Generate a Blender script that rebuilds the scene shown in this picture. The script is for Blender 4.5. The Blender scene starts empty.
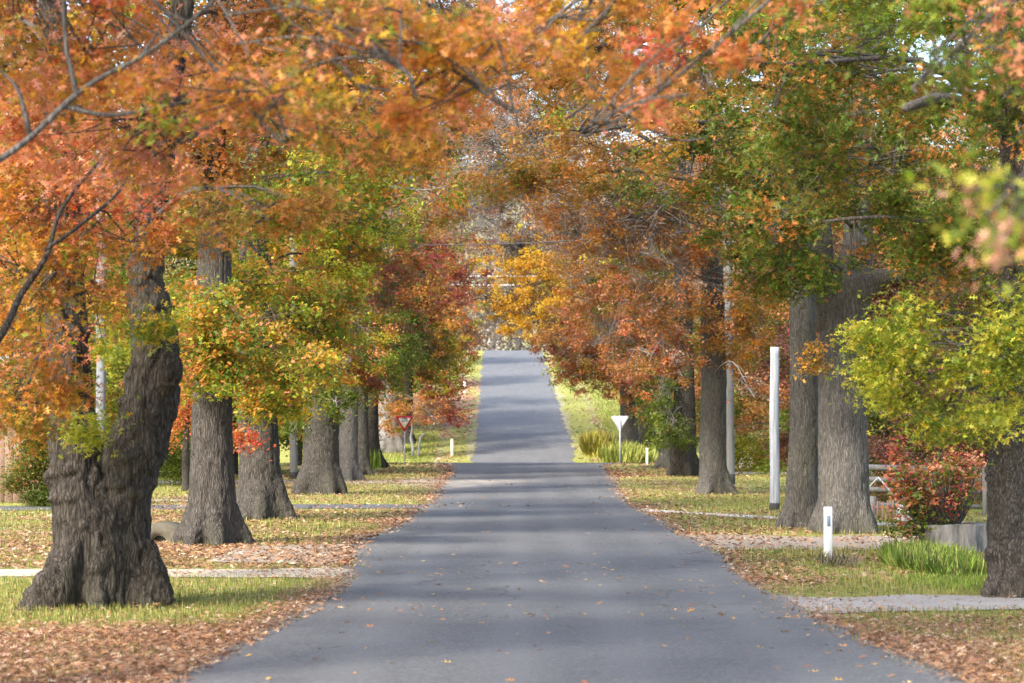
import bpy, math, random
import numpy as np
from mathutils import Vector

rng = np.random.default_rng(11)
random.seed(11)
scene = bpy.context.scene
COL = scene.collection
R = math.radians
F = 2400.0            # focal length in picture widths*1024
H = 2.0               # eye height

# ------------------------------------------------------------------ utilities
def P(px, py, d):
    """point at distance d that shows at picture position px, py"""
    return np.array([(px - 512.0) / F * d, d, H + (429.0 - py) / F * d])

def _hash(ix, iy, iz, seed):
    h = (ix.astype(np.int64) * 374761393 + iy.astype(np.int64) * 668265263 + iz.astype(np.int64) * 2147483647 + seed * 974711) & 0x7fffffff
    h = ((h ^ (h >> 13)) * 1274126177) & 0x7fffffff
    h = (h ^ (h >> 16)) & 0xffff
    return h / 65535.0

def vnoise(p, seed=0):
    """value noise 0..1, p (N,3)"""
    p = np.asarray(p, float)
    i = np.floor(p).astype(np.int64); f = p - i; f = f * f * (3 - 2 * f)
    x, y, z = i[:, 0], i[:, 1], i[:, 2]; fx, fy, fz = f[:, 0], f[:, 1], f[:, 2]
    r = 0
    for dx in (0, 1):
        for dy in (0, 1):
            for dz in (0, 1):
                w = (fx if dx else 1 - fx) * (fy if dy else 1 - fy) * (fz if dz else 1 - fz)
                r = r + w * _hash(x + dx, y + dy, z + dz, seed)
    return r

def fbm(p, seed=0, oct=3):
    p = np.asarray(p, float); a, s, t = 1.0, 0, 0
    for o in range(oct):
        s = s + a * vnoise(p, seed + 17 * o); t += a; a *= .5; p = p * 2.03
    return s / t

def fbm2(x, y, sc, seed=0, oct=3):
    x = np.asarray(x, float); y = np.asarray(y, float)
    return fbm(np.stack([x.ravel() * sc, y.ravel() * sc, np.full(x.size, seed * 3.7)], 1), seed, oct).reshape(x.shape)

def sstep(a, b, x):
    t = np.clip((x - a) / (b - a), 0, 1); return t * t * (3 - 2 * t)

# ground profile along the road (y), smooth
_py = np.arange(-200, 1600, .5)
_pz = np.interp(_py, [-200, 0, 60, 100, 118, 123, 128, 132, 136, 143, 160, 232, 240, 250, 262, 300, 420, 700, 1000, 1600],
                [0, 0, 0, .10, .22, .26, .02, -.14, .25, .95, 2.6, 9.35, 9.85, 10.15, 10.2, 10.0, 18, 72, 112, 130])
_k = np.exp(-np.linspace(-2, 2, 7) ** 2); _k /= _k.sum()
_pz = np.convolve(np.pad(_pz, 3, 'edge'), _k, 'valid')
def gz(x, y):
    return np.interp(y, _py, _pz)

# ------------------------------------------------------------------ mesh helpers
def mesh_from(name, verts, polys, loops, totals, mat=None, col=None, smooth=False, parent=None, loc=None, attrs=None):
    me = bpy.data.meshes.new(name)
    verts = np.asarray(verts, np.float32)
    me.vertices.add(len(verts)); me.vertices.foreach_set('co', verts.ravel())
    loops = np.asarray(loops, np.int32); totals = np.asarray(totals, np.int32)
    me.loops.add(len(loops)); me.loops.foreach_set('vertex_index', loops)
    me.polygons.add(len(totals))
    starts = np.concatenate([[0], np.cumsum(totals)[:-1]]).astype(np.int32)
    me.polygons.foreach_set('loop_start', starts)
    try: me.polygons.foreach_set('loop_total', totals)
    except Exception: pass
    if smooth: me.polygons.foreach_set('use_smooth', np.ones(len(totals), bool))
    me.update(calc_edges=True)
    if col is not None:
        a = me.color_attributes.new('Col', 'FLOAT_COLOR', 'POINT')
        c = np.ones((len(verts), 4), np.float32); c[:, :3] = col
        a.data.foreach_set('color', c.ravel())
    for k, v in (attrs or {}).items():
        a = me.attributes.new(k, 'FLOAT', 'POINT'); a.data.foreach_set('value', np.asarray(v, np.float32))
    if mat: me.materials.append(mat)
    o = bpy.data.objects.new(name, me); COL.objects.link(o)
    if parent: o.parent = parent
    if loc is not None: o.location = loc
    return o

class MB:
    """collects shapes into one mesh"""
    def __init__(s): s.v = []; s.l = []; s.t = []; s.n = 0
    def add(s, v, faces):
        v = np.asarray(v, float); s.v.append(v)
        for f in faces:
            s.l.extend([i + s.n for i in f]); s.t.append(len(f))
        s.n += len(v)
    def box(s, c, size, rz=0.0, bev=0.0):
        x, y, z = np.array(size) / 2.0
        if bev <= 0:
            v = np.array([[sx * x, sy * y, sz * z] for sz in (-1, 1) for sy in (-1, 1) for sx in (-1, 1)])
            f = [(0, 2, 3, 1), (4, 5, 7, 6), (0, 1, 5, 4), (2, 6, 7, 3), (0, 4, 6, 2), (1, 3, 7, 5)]
        else:
            b = min(bev, x * .9, y * .9, z * .9); v = []; f = []
            pr = [(-x + b, -y), (x - b, -y), (x, -y + b), (x, y - b), (x - b, y), (-x + b, y), (-x, y - b), (-x, -y + b)]
            pi_ = [(px * (1 - b / x), py * (1 - b / y)) for px, py in pr]
            for ring, zz in ((pi_, -z), (pr, -z + b), (pr, z - b), (pi_, z)):
                v += [(a, bb, zz) for a, bb in ring]
            v = np.array(v)
            for k in range(3):
                for i in range(8):
                    j = (i + 1) % 8; f.append((k * 8 + i, k * 8 + j, k * 8 + 8 + j, k * 8 + 8 + i))
            f.append(tuple(reversed(range(8)))); f.append(tuple(range(24, 32)))
        c_, s_ = math.cos(rz), math.sin(rz)
        w = v.copy(); w[:, 0] = v[:, 0] * c_ - v[:, 1] * s_; w[:, 1] = v[:, 0] * s_ + v[:, 1] * c_
        s.add(w + np.array(c), f)
    def tube(s, pts, rad, n=6, cap=True):
        pts = np.asarray(pts, float); m = len(pts); rad = np.broadcast_to(np.asarray(rad, float), (m,))
        tan = np.gradient(pts, axis=0); tan /= np.linalg.norm(tan, axis=1)[:, None] + 1e-9
        ref = np.array([0, 0, 1.]) if abs(tan[0][2]) < .8 else np.array([1., 0, 0])
        u = np.cross(ref, tan); bad = np.linalg.norm(u, axis=1) < 1e-3
        u[bad] = np.cross(np.array([0, 1., .1]), tan[bad]); u /= np.linalg.norm(u, axis=1)[:, None]
        w = np.cross(tan, u)
        a = np.arange(n) * 2 * np.pi / n
        ring = pts[:, None, :] + rad[:, None, None] * (np.cos(a)[None, :, None] * u[:, None, :] + np.sin(a)[None, :, None] * w[:, None, :])
        v = ring.reshape(-1, 3); k = np.arange(m - 1)[:, None] * n; i = np.arange(n)[None, :]; j = (i + 1) % n
        q = np.stack([k + i, k + j, k + n + j, k + n + i], -1).reshape(-1, 4) + s.n
        s.v.append(v); s.l.extend(q.ravel().tolist()); s.t.extend([4] * len(q))
        if cap:
            s.l.extend((np.arange(n)[::-1] + s.n).tolist()); s.t.append(n)
            s.l.extend((np.arange(n) + s.n + (m - 1) * n).tolist()); s.t.append(n)
        s.n += len(v)
    def lathe(s, c, prof, n=20):
        a = np.arange(n) * 2 * np.pi / n; v = []
        for r, z in prof: v += [(r * math.cos(t), r * math.sin(t), z) for t in a]
        f = []
        for k in range(len(prof) - 1):
            for i in range(n):
                j = (i + 1) % n; f.append((k * n + i, k * n + j, k * n + n + j, k * n + n + i))
        f.append(tuple(reversed(range(n)))); f.append(tuple(range((len(prof) - 1) * n, len(prof) * n)))
        s.add(np.array(v) + np.array(c), f)
    def build(s, name, mat, parent=None, smooth=False, loc=None):
        v = np.concatenate(s.v)
        return mesh_from(name, v, None, s.l, s.t, mat, smooth=smooth, parent=parent, loc=loc)

def tag(o, label=None, cat=None, group=None, kind=None):
    if label: o['label'] = label
    if cat: o['category'] = cat
    if group: o['group'] = group
    if kind: o['kind'] = kind
    return o
def empty(name, loc, label, cat, group=None, rz=0.0):
    o = bpy.data.objects.new(name, None); COL.objects.link(o); o.location = loc; o.rotation_euler.z = rz
    o.empty_display_size = .2
    return tag(o, label, cat, group)

# ------------------------------------------------------------------ materials
def nodes(name):
    m = bpy.data.materials.new(name); m.use_nodes = True
    nt = m.node_tree; b = nt.nodes.get('Principled BSDF'); return m, nt, b
def N(nt, t, **kw):
    n = nt.nodes.new(t)
    for k, v in kw.items():
        if k.startswith('i_'): n.inputs[k[2:].replace('_', ' ')].default_value = v
        else: setattr(n, k, v)
    return n
def ramp(nt, fac, stops):
    r = nt.nodes.new('ShaderNodeValToRGB'); e = r.color_ramp.elements
    while len(e) < len(stops): e.new(.5)
    for el, (p, c) in zip(e, stops):
        el.position = p; el.color = (*c, 1) if len(c) == 3 else c
    nt.links.new(fac, r.inputs[0]); return r.outputs[0]
def mapped(nt, scale, coord='Object'):
    tc = nt.nodes.new('ShaderNodeTexCoord'); mp = nt.nodes.new('ShaderNodeMapping')
    mp.inputs['Scale'].default_value = scale; nt.links.new(tc.outputs[coord], mp.inputs[0]); return mp.outputs[0]
def noise(nt, vec, scale, detail=4, rough=.55, dist=0.0):
    n = N(nt, 'ShaderNodeTexNoise'); n.inputs['Scale'].default_value = scale; n.inputs['Detail'].default_value = detail
    n.inputs['Roughness'].default_value = rough; n.inputs['Distortion'].default_value = dist
    nt.links.new(vec, n.inputs['Vector']); return n.outputs['Fac']
def mix(nt, fac, a, b, mode='MIX'):
    m = nt.nodes.new('ShaderNodeMix'); m.data_type = 'RGBA'; m.blend_type = mode
    for sock, v in ((m.inputs[0], fac), (m.inputs[6], a), (m.inputs[7], b)):
        if isinstance(v, (int, float)): sock.default_value = v
        elif isinstance(v, tuple): sock.default_value = (*v, 1) if len(v) == 3 else v
        else: nt.links.new(v, sock)
    return m.outputs[2]
def bump(nt, b, h, strength=.5, dist=.02):
    n = N(nt, 'ShaderNodeBump'); n.inputs['Strength'].default_value = strength; n.inputs['Distance'].default_value = dist
    nt.links.new(h, n.inputs['Height']); nt.links.new(n.outputs[0], b.inputs['Normal'])

def bark_mat(name, dark, light, pale, zs=.16, scale=11):
    m, nt, b = nodes(name)
    tc = N(nt, 'ShaderNodeTexCoord')
    wob = N(nt, 'ShaderNodeTexNoise'); wob.inputs['Scale'].default_value = 3.5; wob.inputs['Detail'].default_value = 3
    nt.links.new(tc.outputs['Object'], wob.inputs['Vector'])
    wv = mix(nt, .12, tc.outputs['Object'], wob.outputs['Color'], 'ADD')
    def mp(sc):
        n = N(nt, 'ShaderNodeMapping'); n.inputs['Scale'].default_value = sc; nt.links.new(wv, n.inputs[0]); return n.outputs[0]
    v = mp((1, 1, zs)); v2 = mp((1, 1, .6)); v3 = mp((1, 1, .35))
    vo = N(nt, 'ShaderNodeTexVoronoi', feature='DISTANCE_TO_EDGE'); vo.inputs['Scale'].default_value = scale * 2.3; nt.links.new(v, vo.inputs['Vector'])
    crack = ramp(nt, vo.outputs['Distance'], [(.0, (.1, .1, .1)), (.12, (.6, .6, .6)), (.40, (1, 1, 1))])
    n1 = noise(nt, v, scale * 1.9, 6, .65, .4); n2 = noise(nt, v2, 1.5, 4, .6); n3 = noise(nt, v3, 48, 4, .65)
    hh = mix(nt, .62, crack, n1); hh = mix(nt, .32, hh, n3)
    c = ramp(nt, hh, [(.22, dark), (.50, light), (.78, pale)])
    c = mix(nt, ramp(nt, n2, [(.38, (0, 0, 0)), (.72, (.7, .7, .7))]), c, mix(nt, .5, c, dark))
    c = mix(nt, ramp(nt, n3, [(.60, (0, 0, 0)), (.80, (.5, .5, .5))]), c, pale)
    n4 = noise(nt, mp((1, 1, .8)), .9, 5, .65); n5 = noise(nt, mp((1, 1, .8)), 5.5, 5, .7)
    c = mix(nt, ramp(nt, n4, [(.50, (0, 0, 0)), (.66, (.45, .45, .45))]), c, mix(nt, .5, c, (.13, .13, .085)))
    c = mix(nt, ramp(nt, n5, [(.62, (0, 0, 0)), (.72, (.5, .5, .5))]), c, tuple(min(.5, q * 1.35) for q in pale))
    c = mix(nt, ramp(nt, n5, [(.28, (.6, .6, .6)), (.38, (0, 0, 0))]), c, dark)
    nt.links.new(c, b.inputs['Base Color']); b.inputs['Roughness'].default_value = .92
    b.inputs['Specular IOR Level'].default_value = .2
    bump(nt, b, hh, 1.0, .06)
    return m
M = {}
M['bark_dark'] = bark_mat('dark_furrowed_bark', (.007, .006, .005), (.046, .039, .033), (.13, .115, .10))
M['bark_grey'] = bark_mat('grey_oak_bark', (.022, .020, .018), (.110, .102, .092), (.21, .20, .183), .12, 12)
M['bark_mid'] = bark_mat('mid_grey_bark', (.011, .010, .009), (.066, .059, .052), (.165, .15, .135), .12, 13)
M['bark_lump'] = bark_mat('lumpy_brown_bark', (.016, .013, .011), (.080, .069, .059), (.22, .195, .168), .34, 14)
M['bark_pale'] = bark_mat('pale_smooth_bark', (.08, .075, .07), (.20, .19, .18), (.30, .29, .275), .25, 6)
M['twig'] = bark_mat('twig_bark', (.030, .026, .022), (.105, .094, .084), (.22, .20, .185), .3, 14)
M['twig_far'] = bark_mat('grey_twig_bark', (.09, .078, .072), (.20, .178, .162), (.30, .275, .26), .3, 5)

def leaf_mat(name, trans=.42, hue=0.0):
    m, nt, b = nodes(name)
    nt.nodes.remove(b); out = [n for n in nt.nodes if n.type == 'OUTPUT_MATERIAL'][0]
    at = N(nt, 'ShaderNodeAttribute', attribute_name='Col')
    nz = noise(nt, mapped(nt, (1, 1, 1)), 23, 2)
    c = mix(nt, ramp(nt, nz, [(.35, (.0, .0, .0)), (.7, (.35, .35, .35))]), at.outputs['Color'], (.30, .19, .06))
    pb = N(nt, 'ShaderNodeBsdfPrincipled'); pb.inputs['Roughness'].default_value = .5; pb.inputs['Specular IOR Level'].default_value = .35
    tr = N(nt, 'ShaderNodeBsdfTranslucent'); ms = N(nt, 'ShaderNodeMixShader'); ms.inputs[0].default_value = trans
    hs = N(nt, 'ShaderNodeHueSaturation'); hs.inputs['Saturation'].default_value = 1.06; hs.inputs['Value'].default_value = 1.25
    nt.links.new(c, pb.inputs['Base Color']); nt.links.new(c, hs.inputs['Color']); nt.links.new(hs.outputs[0], tr.inputs['Color'])
    nt.links.new(pb.outputs[0], ms.inputs[1]); nt.links.new(tr.outputs[0], ms.inputs[2]); nt.links.new(ms.outputs[0], out.inputs[0])
    return m
M['leaf'] = leaf_mat('autumn_leaf', .5)
M['litter'] = leaf_mat('dry_leaf', .12)
M['grass'] = leaf_mat('grass_blade', .35)

def plain(name, col, rough=.6, var=.25, sc=6, metal=0.0, bmp=.0, zs=1.0):
    m, nt, b = nodes(name)
    v = mapped(nt, (1, 1, zs)); n1 = noise(nt, v, sc, 5, .6)
    lo = tuple(c * (1 - var) for c in col); hi = tuple(min(1, c * (1 + var)) for c in col)
    nt.links.new(ramp(nt, n1, [(.3, lo), (.7, hi)]), b.inputs['Base Color'])
    b.inputs['Roughness'].default_value = rough; b.inputs['Metallic'].default_value = metal
    if bmp: bump(nt, b, n1, bmp, .02)
    return m
M['white'] = plain('white_paint', (.78, .78, .77), .5, .06, 3)
M['galv'] = plain('galvanised_steel', (.50, .52, .55), .5, .12, 12, .15)
M['signback'] = plain('sign_back_metal', (.74, .75, .77), .5, .04, 2)
M['red'] = plain('sign_red', (.50, .02, .04), .45, .08)
M['black'] = plain('black_paint', (.02, .02, .02), .5, .2)
M['whitewood'] = plain('whitewashed_pole', (.29, .305, .335), .85, .4, 16, 0, .6, .06)
M['polegrey'] = plain('grey_power_pole', (.17, .18, .20), .8, .3, 12, 0, .4, .1)
M['greywood'] = plain('weathered_grey_timber', (.14, .137, .133), .85, .30, 9, 0, .5, .1)
M['darkwood'] = plain('tarred_timber', (.035, .032, .03), .8, .3, 9)
M['stone'] = plain('grey_weathered_wood_stump', (.13, .125, .12), .9, .55, 16, 0, .8, .15)
M['concrete'] = plain('mossy_concrete', (.10, .09, .065), .9, .3, 8, 0, .5)
M['fence'] = plain('brown_fence_boards', (.21, .125, .10), .8, .16, 3, 0, .2, .1)
M['wall'] = plain('cream_render', (.75, .72, .66), .8, .05, 2)
M['roof'] = plain('grey_iron_roof', (.30, .29, .30), .6, .15, 2)
M['glass'] = plain('dark_window_glass', (.04, .05, .06), .1, .2, 2)
M['bluegrey'] = plain('blue_grey_metal', (.22, .27, .34), .5, .1)
M['wire'] = plain('cable', (.04, .04, .045), .5, .1)
M['wirepale'] = plain('pale_cable', (.55, .55, .56), .4, .1)

# road
def road_mat(name='worn_asphalt', k=1.0):
    m, nt, b = nodes(name)
    v = mapped(nt, (1, 1, 1)); vl = mapped(nt, (1, .10, 1))
    big = noise(nt, v, .30, 5, .6); mid = noise(nt, vl, 2.0, 5, .6); fine = noise(nt, v, 42, 4, .75); patch = noise(nt, v, 1.3, 6, .65)
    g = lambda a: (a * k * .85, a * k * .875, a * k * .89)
    c = ramp(nt, big, [(.3, g(.088)), (.7, g(.135))])
    c = mix(nt, .5, c, ramp(nt, mid, [(.28, g(.075)), (.72, g(.155))]))
    c = mix(nt, ramp(nt, patch, [(.56, (0, 0, 0)), (.62, (.45, .45, .45))]), c, g(.072))
    c = mix(nt, ramp(nt, patch, [(.30, (.4, .4, .4)), (.40, (0, 0, 0))]), c, g(.17))
    vo = N(nt, 'ShaderNodeTexVoronoi'); vo.inputs['Scale'].default_value = 34; nt.links.new(v, vo.inputs['Vector'])
    c = mix(nt, .35, c, ramp(nt, vo.outputs['Color'], [(.15, g(.05)), (.6, g(.12)), (.95, g(.30))]))
    c = mix(nt, ramp(nt, fine, [(.50, (.0, .0, .0)), (.75, (.6, .6, .6))]), c, g(.22))
    c = mix(nt, ramp(nt, fine, [(.28, (.6, .6, .6)), (.42, (0, 0, 0))]), c, g(.04))
    tk = N(nt, 'ShaderNodeAttribute', attribute_name='track')
    c = mix(nt, tk.outputs['Fac'], c, g(.165))
    wob = N(nt, 'ShaderNodeTexNoise'); wob.inputs['Scale'].default_value = 1.1; wob.inputs['Detail'].default_value = 6; nt.links.new(v, wob.inputs['Vector'])
    cv = N(nt, 'ShaderNodeTexVoronoi', feature='DISTANCE_TO_EDGE'); cv.inputs['Scale'].default_value = .38; nt.links.new(mix(nt, 1.0, v, wob.outputs['Color'], 'ADD'), cv.inputs['Vector'])
    cm = N(nt, 'ShaderNodeMath', operation='MULTIPLY'); nt.links.new(ramp(nt, cv.outputs['Distance'], [(.0, (.75, .75, .75)), (.010, (0, 0, 0))]), cm.inputs[0])
    nt.links.new(ramp(nt, noise(nt, v, .22, 2), [(.5, (0, 0, 0)), (.58, (1, 1, 1))]), cm.inputs[1])
    c = mix(nt, cm.outputs[0], c, g(.035))
    at = N(nt, 'ShaderNodeAttribute', attribute_name='dust_sun')
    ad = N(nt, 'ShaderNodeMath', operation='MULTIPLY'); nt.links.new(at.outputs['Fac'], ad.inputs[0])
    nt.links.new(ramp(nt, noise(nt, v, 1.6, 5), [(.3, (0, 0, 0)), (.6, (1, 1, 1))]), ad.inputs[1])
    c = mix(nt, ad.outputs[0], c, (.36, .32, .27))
    nt.links.new(c, b.inputs['Base Color']); b.inputs['Roughness'].default_value = .72; b.inputs['Specular IOR Level'].default_value = .4
    bump(nt, b, fine, .5, .015)
    return m
M['road'] = road_mat(); M['road_sunlit'] = road_mat('sunlit_asphalt', 1.28)  # far road's sunlight put into a lighter copy of the asphalt colour

def ground_mat():
    m, nt, b = nodes('verge_ground')
    v = mapped(nt, (1, 1, 1))
    n1 = noise(nt, v, .8, 4); n2 = noise(nt, v, 7, 5, .65); n3 = noise(nt, v, 34, 4, .7)
    g = ramp(nt, n2, [(.28, (.12, .16, .033)), (.5, (.27, .28, .07)), (.74, (.48, .43, .16))])
    lt = ramp(nt, n3, [(.26, (.12, .065, .045)), (.45, (.27, .14, .09)), (.6, (.40, .25, .16)), (.78, (.52, .38, .26))])
    dr = ramp(nt, n2, [(.28, (.30, .25, .19)), (.7, (.48, .42, .34))])
    la = N(nt, 'ShaderNodeAttribute', attribute_name='litter'); da = N(nt, 'ShaderNodeAttribute', attribute_name='dirt')
    def thr(att, nz, lo, hi):
        a = N(nt, 'ShaderNodeMath', operation='ADD'); nt.links.new(att, a.inputs[0]); nt.links.new(nz, a.inputs[1])
        return ramp(nt, a.outputs[0], [(lo, (0, 0, 0)), (hi, (1, 1, 1))])
    half = N(nt, 'ShaderNodeMath', operation='MULTIPLY'); half.inputs[1].default_value = .8; nt.links.new(n3, half.inputs[0])
    c = mix(nt, thr(da.outputs['Fac'], n2, .85, 1.0), g, dr)
    c = mix(nt, thr(la.outputs['Fac'], half.outputs[0], .80, 1.0), c, lt)
    nt.links.new(c, b.inputs['Base Color']); b.inputs['Roughness'].default_value = .95; b.inputs['Specular IOR Level'].default_value = .15
    bump(nt, b, n3, .8, .05)
    return m
M['ground'] = ground_mat()
def gravel_mat(name, a, b_, c_):
    m, nt, b = nodes(name)
    v = mapped(nt, (1, 1, 1)); n1 = noise(nt, v, 1.2, 4); n2 = noise(nt, v, 26, 4, .8)
    c = mix(nt, .68, ramp(nt, n1, [(.3, a), (.7, b_)]), ramp(nt, n2, [(.3, a), (.55, b_), (.75, c_)]))
    nt.links.new(c, b.inputs['Base Color']); b.inputs['Roughness'].default_value = .95
    bump(nt, b, n2, .6, .03); return m
M['gravel'] = gravel_mat('pale_gravel', (.16, .145, .13), (.40, .37, .34), (.66, .63, .60))
M['sand'] = gravel_mat('sandy_path', (.38, .31, .22), (.52, .45, .33), (.62, .56, .45))
M['dirt'] = gravel_mat('stony_dirt', (.18, .145, .11), (.32, .265, .21), (.46, .40, .33))
M['path'] = gravel_mat('pale_concrete_path', (.46, .44, .42), (.58, .56, .53), (.66, .64, .62))

# ------------------------------------------------------------------ leaves
PAL = dict(dgreen=(.038, .085, .012), green=(.085, .165, .018), lgreen=(.19, .28, .030), ygreen=(.47, .48, .06), lime=(.66, .62, .08),
           olive=(.19, .165, .028), gold=(.63, .38, .035), amber=(.53, .28, .045), orange=(.53, .205, .052), rust=(.32, .125, .050), salmon=(.64, .25, .14),
           red=(.46, .075, .045), crimson=(.27, .05, .06), brown=(.25, .13, .065), pink=(.62, .32, .24), bronze=(.37, .185, .05), grey=(.34, .28, .25), mauve=(.115, .05, .058))
MIX = dict(
    salmonrust=[('salmon', 5), ('orange', 2.6), ('bronze', 1.6), ('amber', 1.4), ('olive', 1), ('red', .7), ('pink', 1)],
    goldorange=[('amber', 3), ('gold', 1.8), ('orange', 4), ('rust', 1.4), ('olive', 1.8), ('lgreen', 1), ('salmon', 2.4)],
    orangemix=[('orange', 3.6), ('bronze', 2.2), ('amber', 2.2), ('salmon', 1.5), ('olive', 1.5), ('lgreen', .7), ('rust', 1)],
    rustmix=[('salmon', 1.8), ('orange', 2.2), ('bronze', 3), ('rust', 1.8), ('olive', 1.6), ('grey', 1.4)],
    bronzy=[('bronze', 4), ('orange', 2.4), ('olive', 2), ('amber', 1.4), ('lgreen', .5)],
    greenmix=[('green', 3), ('lgreen', 3), ('ygreen', 2), ('amber', 1.7), ('orange', 2), ('salmon', .6), ('olive', 1), ('gold', .8)],
    ygreenmix=[('ygreen', 4), ('lgreen', 3), ('gold', .8), ('green', 1)],
    olivegreen=[('green', 3), ('lgreen', 2.5), ('olive', 2), ('ygreen', 1.2), ('amber', 1), ('orange', .8)],
    darkgreen=[('dgreen', 4), ('green', 3), ('olive', .8), ('lgreen', .5)],
    dkgreenor=[('dgreen', 3), ('green', 3.2), ('olive', 1.6), ('bronze', 1.0), ('orange', .9), ('lgreen', .5)],
    crimsong=[('crimson', 3), ('dgreen', 2), ('green', 2), ('rust', 1), ('orange', .8)],
    crimsonmix=[('crimson', 4), ('red', 1.3), ('rust', 2), ('orange', 1)],
    goldmix=[('gold', 6), ('amber', 3), ('olive', .8), ('lime', .5)],
    rustcrim=[('salmon', 2.2), ('rust', 2), ('orange', 1.5), ('bronze', 2.6), ('crimson', 1.1), ('olive', 1.6), ('grey', 1.2)],
    redgreen=[('green', 3), ('dgreen', 2.4), ('lgreen', 1), ('orange', 1.6), ('salmon', 1.2), ('olive', 1)],
    redmix=[('salmon', 3), ('red', 3), ('orange', 3), ('lgreen', .6), ('green', .5)],
    limemix=[('lime', 2.2), ('ygreen', 4), ('lgreen', 3.5), ('gold', .8), ('green', 1.4)],
    palepink=[('pink', 2), ('lgreen', 3), ('ygreen', 2), ('salmon', 1)],
    maple=[('red', 3), ('orange', 4), ('salmon', 2)],
    mauvedark=[('mauve', 5), ('dgreen', 1.2), ('brown', .8), ('crimson', .7)],
    garden=[('dgreen', 3), ('green', 3), ('olive', 1.5), ('rust', .5)],
    twiggy=[('orange', 3), ('bronze', 2), ('grey', 3), ('amber', 1)],
    shrubred=[('red', 1.4), ('crimson', 1.6), ('salmon', 2), ('pink', 1), ('green', 2), ('lgreen', 1.2), ('bronze', 1.2)],
)
def _side(pts): return pts + [(x, -y) for x, y in reversed(pts[1:-1])]
_o0 = _side([(0, 0), (.20, .03), (.27, .25), (.34, .06), (.48, .05), (.64, .37), (.64, .06), (.74, .05), (.90, .22), (.84, .03), (1, 0)])
_o1 = _side([(0, 0), (.32, .29), (.42, .07), (.72, .32), (.72, .07), (1, 0)])
_o2 = [(0, 0), (.5, .30), (1, 0), (.5, -.30)]
TEMPL = []
for o in (_o0, _o1, _o2):
    t = np.array([(x, y, .18 * abs(y) - .16 * (x - .45) ** 2) for x, y in o]); t[:, 0] -= .35; TEMPL.append(t)
BLADE = np.array([(0, -.035, 0), (0, .035, 0), (.55, .022, .06), (1, 0, .24), (.55, -.022, .06)])

def rand_rot(n, up=0.35):
    """rotation matrices: x along leaf, z normal, biased to face up and out"""
    nrm = rng.normal(size=(n, 3)); nrm /= np.linalg.norm(nrm, axis=1)[:, None]
    nrm[:, 2] = np.abs(nrm[:, 2]) + up; nrm /= np.linalg.norm(nrm, axis=1)[:, None]
    x = rng.normal(size=(n, 3)); x[:, 2] -= .5
    x -= (x * nrm).sum(1)[:, None] * nrm; x /= np.linalg.norm(x, axis=1)[:, None]
    return np.stack([x, np.cross(nrm, x), nrm], 2)

def instance(pos, rot, size, tmpl):
    n, k = len(pos), len(tmpl)
    v = np.einsum('nij,kj->nki', rot, tmpl) * np.asarray(size)[:, None, None] + pos[:, None, :]
    return v.reshape(-1, 3), n, k

def leaves_obj(name, batches, mat, parent=None, origin=(0, 0, 0), loc=None):
    """batches: list of (pos, rot, size, colour, template)"""
    V = []; L = []; T = []; C = []; off = 0
    for pos, rot, size, col, tm in batches:
        if len(pos) == 0: continue
        v, n, k = instance(pos, rot, size, tm)
        V.append(v - np.array(origin)); L.append(np.arange(n * k) + off); T.append(np.full(n, k)); C.append(np.repeat(col, k, 0)); off += n * k
    if not V: return None
    return mesh_from(name, np.concatenate(V), None, np.concatenate(L), np.concatenate(T), mat, np.concatenate(C), parent=parent, loc=loc)

def colours(mixname, n, clump=None):
    """colour for each leaf; leaves of one clump lean to one colour"""
    mx = MIX[mixname]; cols = np.array([PAL[k] for k, _ in mx]); w = np.array([x for _, x in mx], float); w /= w.sum()
    own = rng.choice(len(cols), size=n, p=w)
    if clump is not None:
        nc = clump.max() + 1; cc = rng.choice(len(cols), size=nc, p=w)
        use = rng.random(n) < .58; own = np.where(use, cc[clump], own)
    c = cols[own] * rng.uniform(.72, 1.28, (n, 1)) * rng.uniform(.9, 1.1, (n, 3))
    return np.clip(c, .004, .85)

# ------------------------------------------------------------------ trees
def catmull(pts, n):
    pts = np.asarray(pts, float)
    if len(pts) < 3:
        t = np.linspace(0, 1, n)[:, None]; return pts[0] * (1 - t) + pts[-1] * t
    q = np.vstack([2 * pts[0] - pts[1], pts, 2 * pts[-1] - pts[-2]]); out = []
    for t in np.linspace(0, len(pts) - 1 - 1e-6, n):
        i = int(t); u = t - i; a, b, c, d = q[i:i + 4]
        out.append(.5 * ((2 * b) + (c - a) * u + (2 * a - 5 * b + 4 * c - d) * u * u + (3 * b - a - 3 * c + d) * u ** 3))
    return np.array(out)

def fused(mb, voxel):
    """one continuous skin round overlapping tubes"""
    o = mb.build('tmp', None)
    md = o.modifiers.new('r', 'REMESH'); md.mode = 'VOXEL'; md.voxel_size = voxel
    sm = o.modifiers.new('s', 'SMOOTH'); sm.iterations = 3; sm.factor = .5
    dg = bpy.context.evaluated_depsgraph_get(); e = o.evaluated_get(dg); me = e.to_mesh()
    v = np.empty(len(me.vertices) * 3, np.float32); me.vertices.foreach_get('co', v); v = v.reshape(-1, 3).astype(float)
    nr = np.empty(len(me.vertices) * 3, np.float32); me.vertices.foreach_get('normal', nr); nr = nr.reshape(-1, 3).astype(float)
    lp = np.empty(len(me.loops), np.int32); me.loops.foreach_get('vertex_index', lp)
    tt = np.empty(len(me.polygons), np.int32); me.polygons.foreach_get('loop_total', tt)
    e.to_mesh_clear(); m0 = o.data; bpy.data.objects.remove(o); bpy.data.meshes.remove(m0)
    return v, nr, lp, tt

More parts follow.
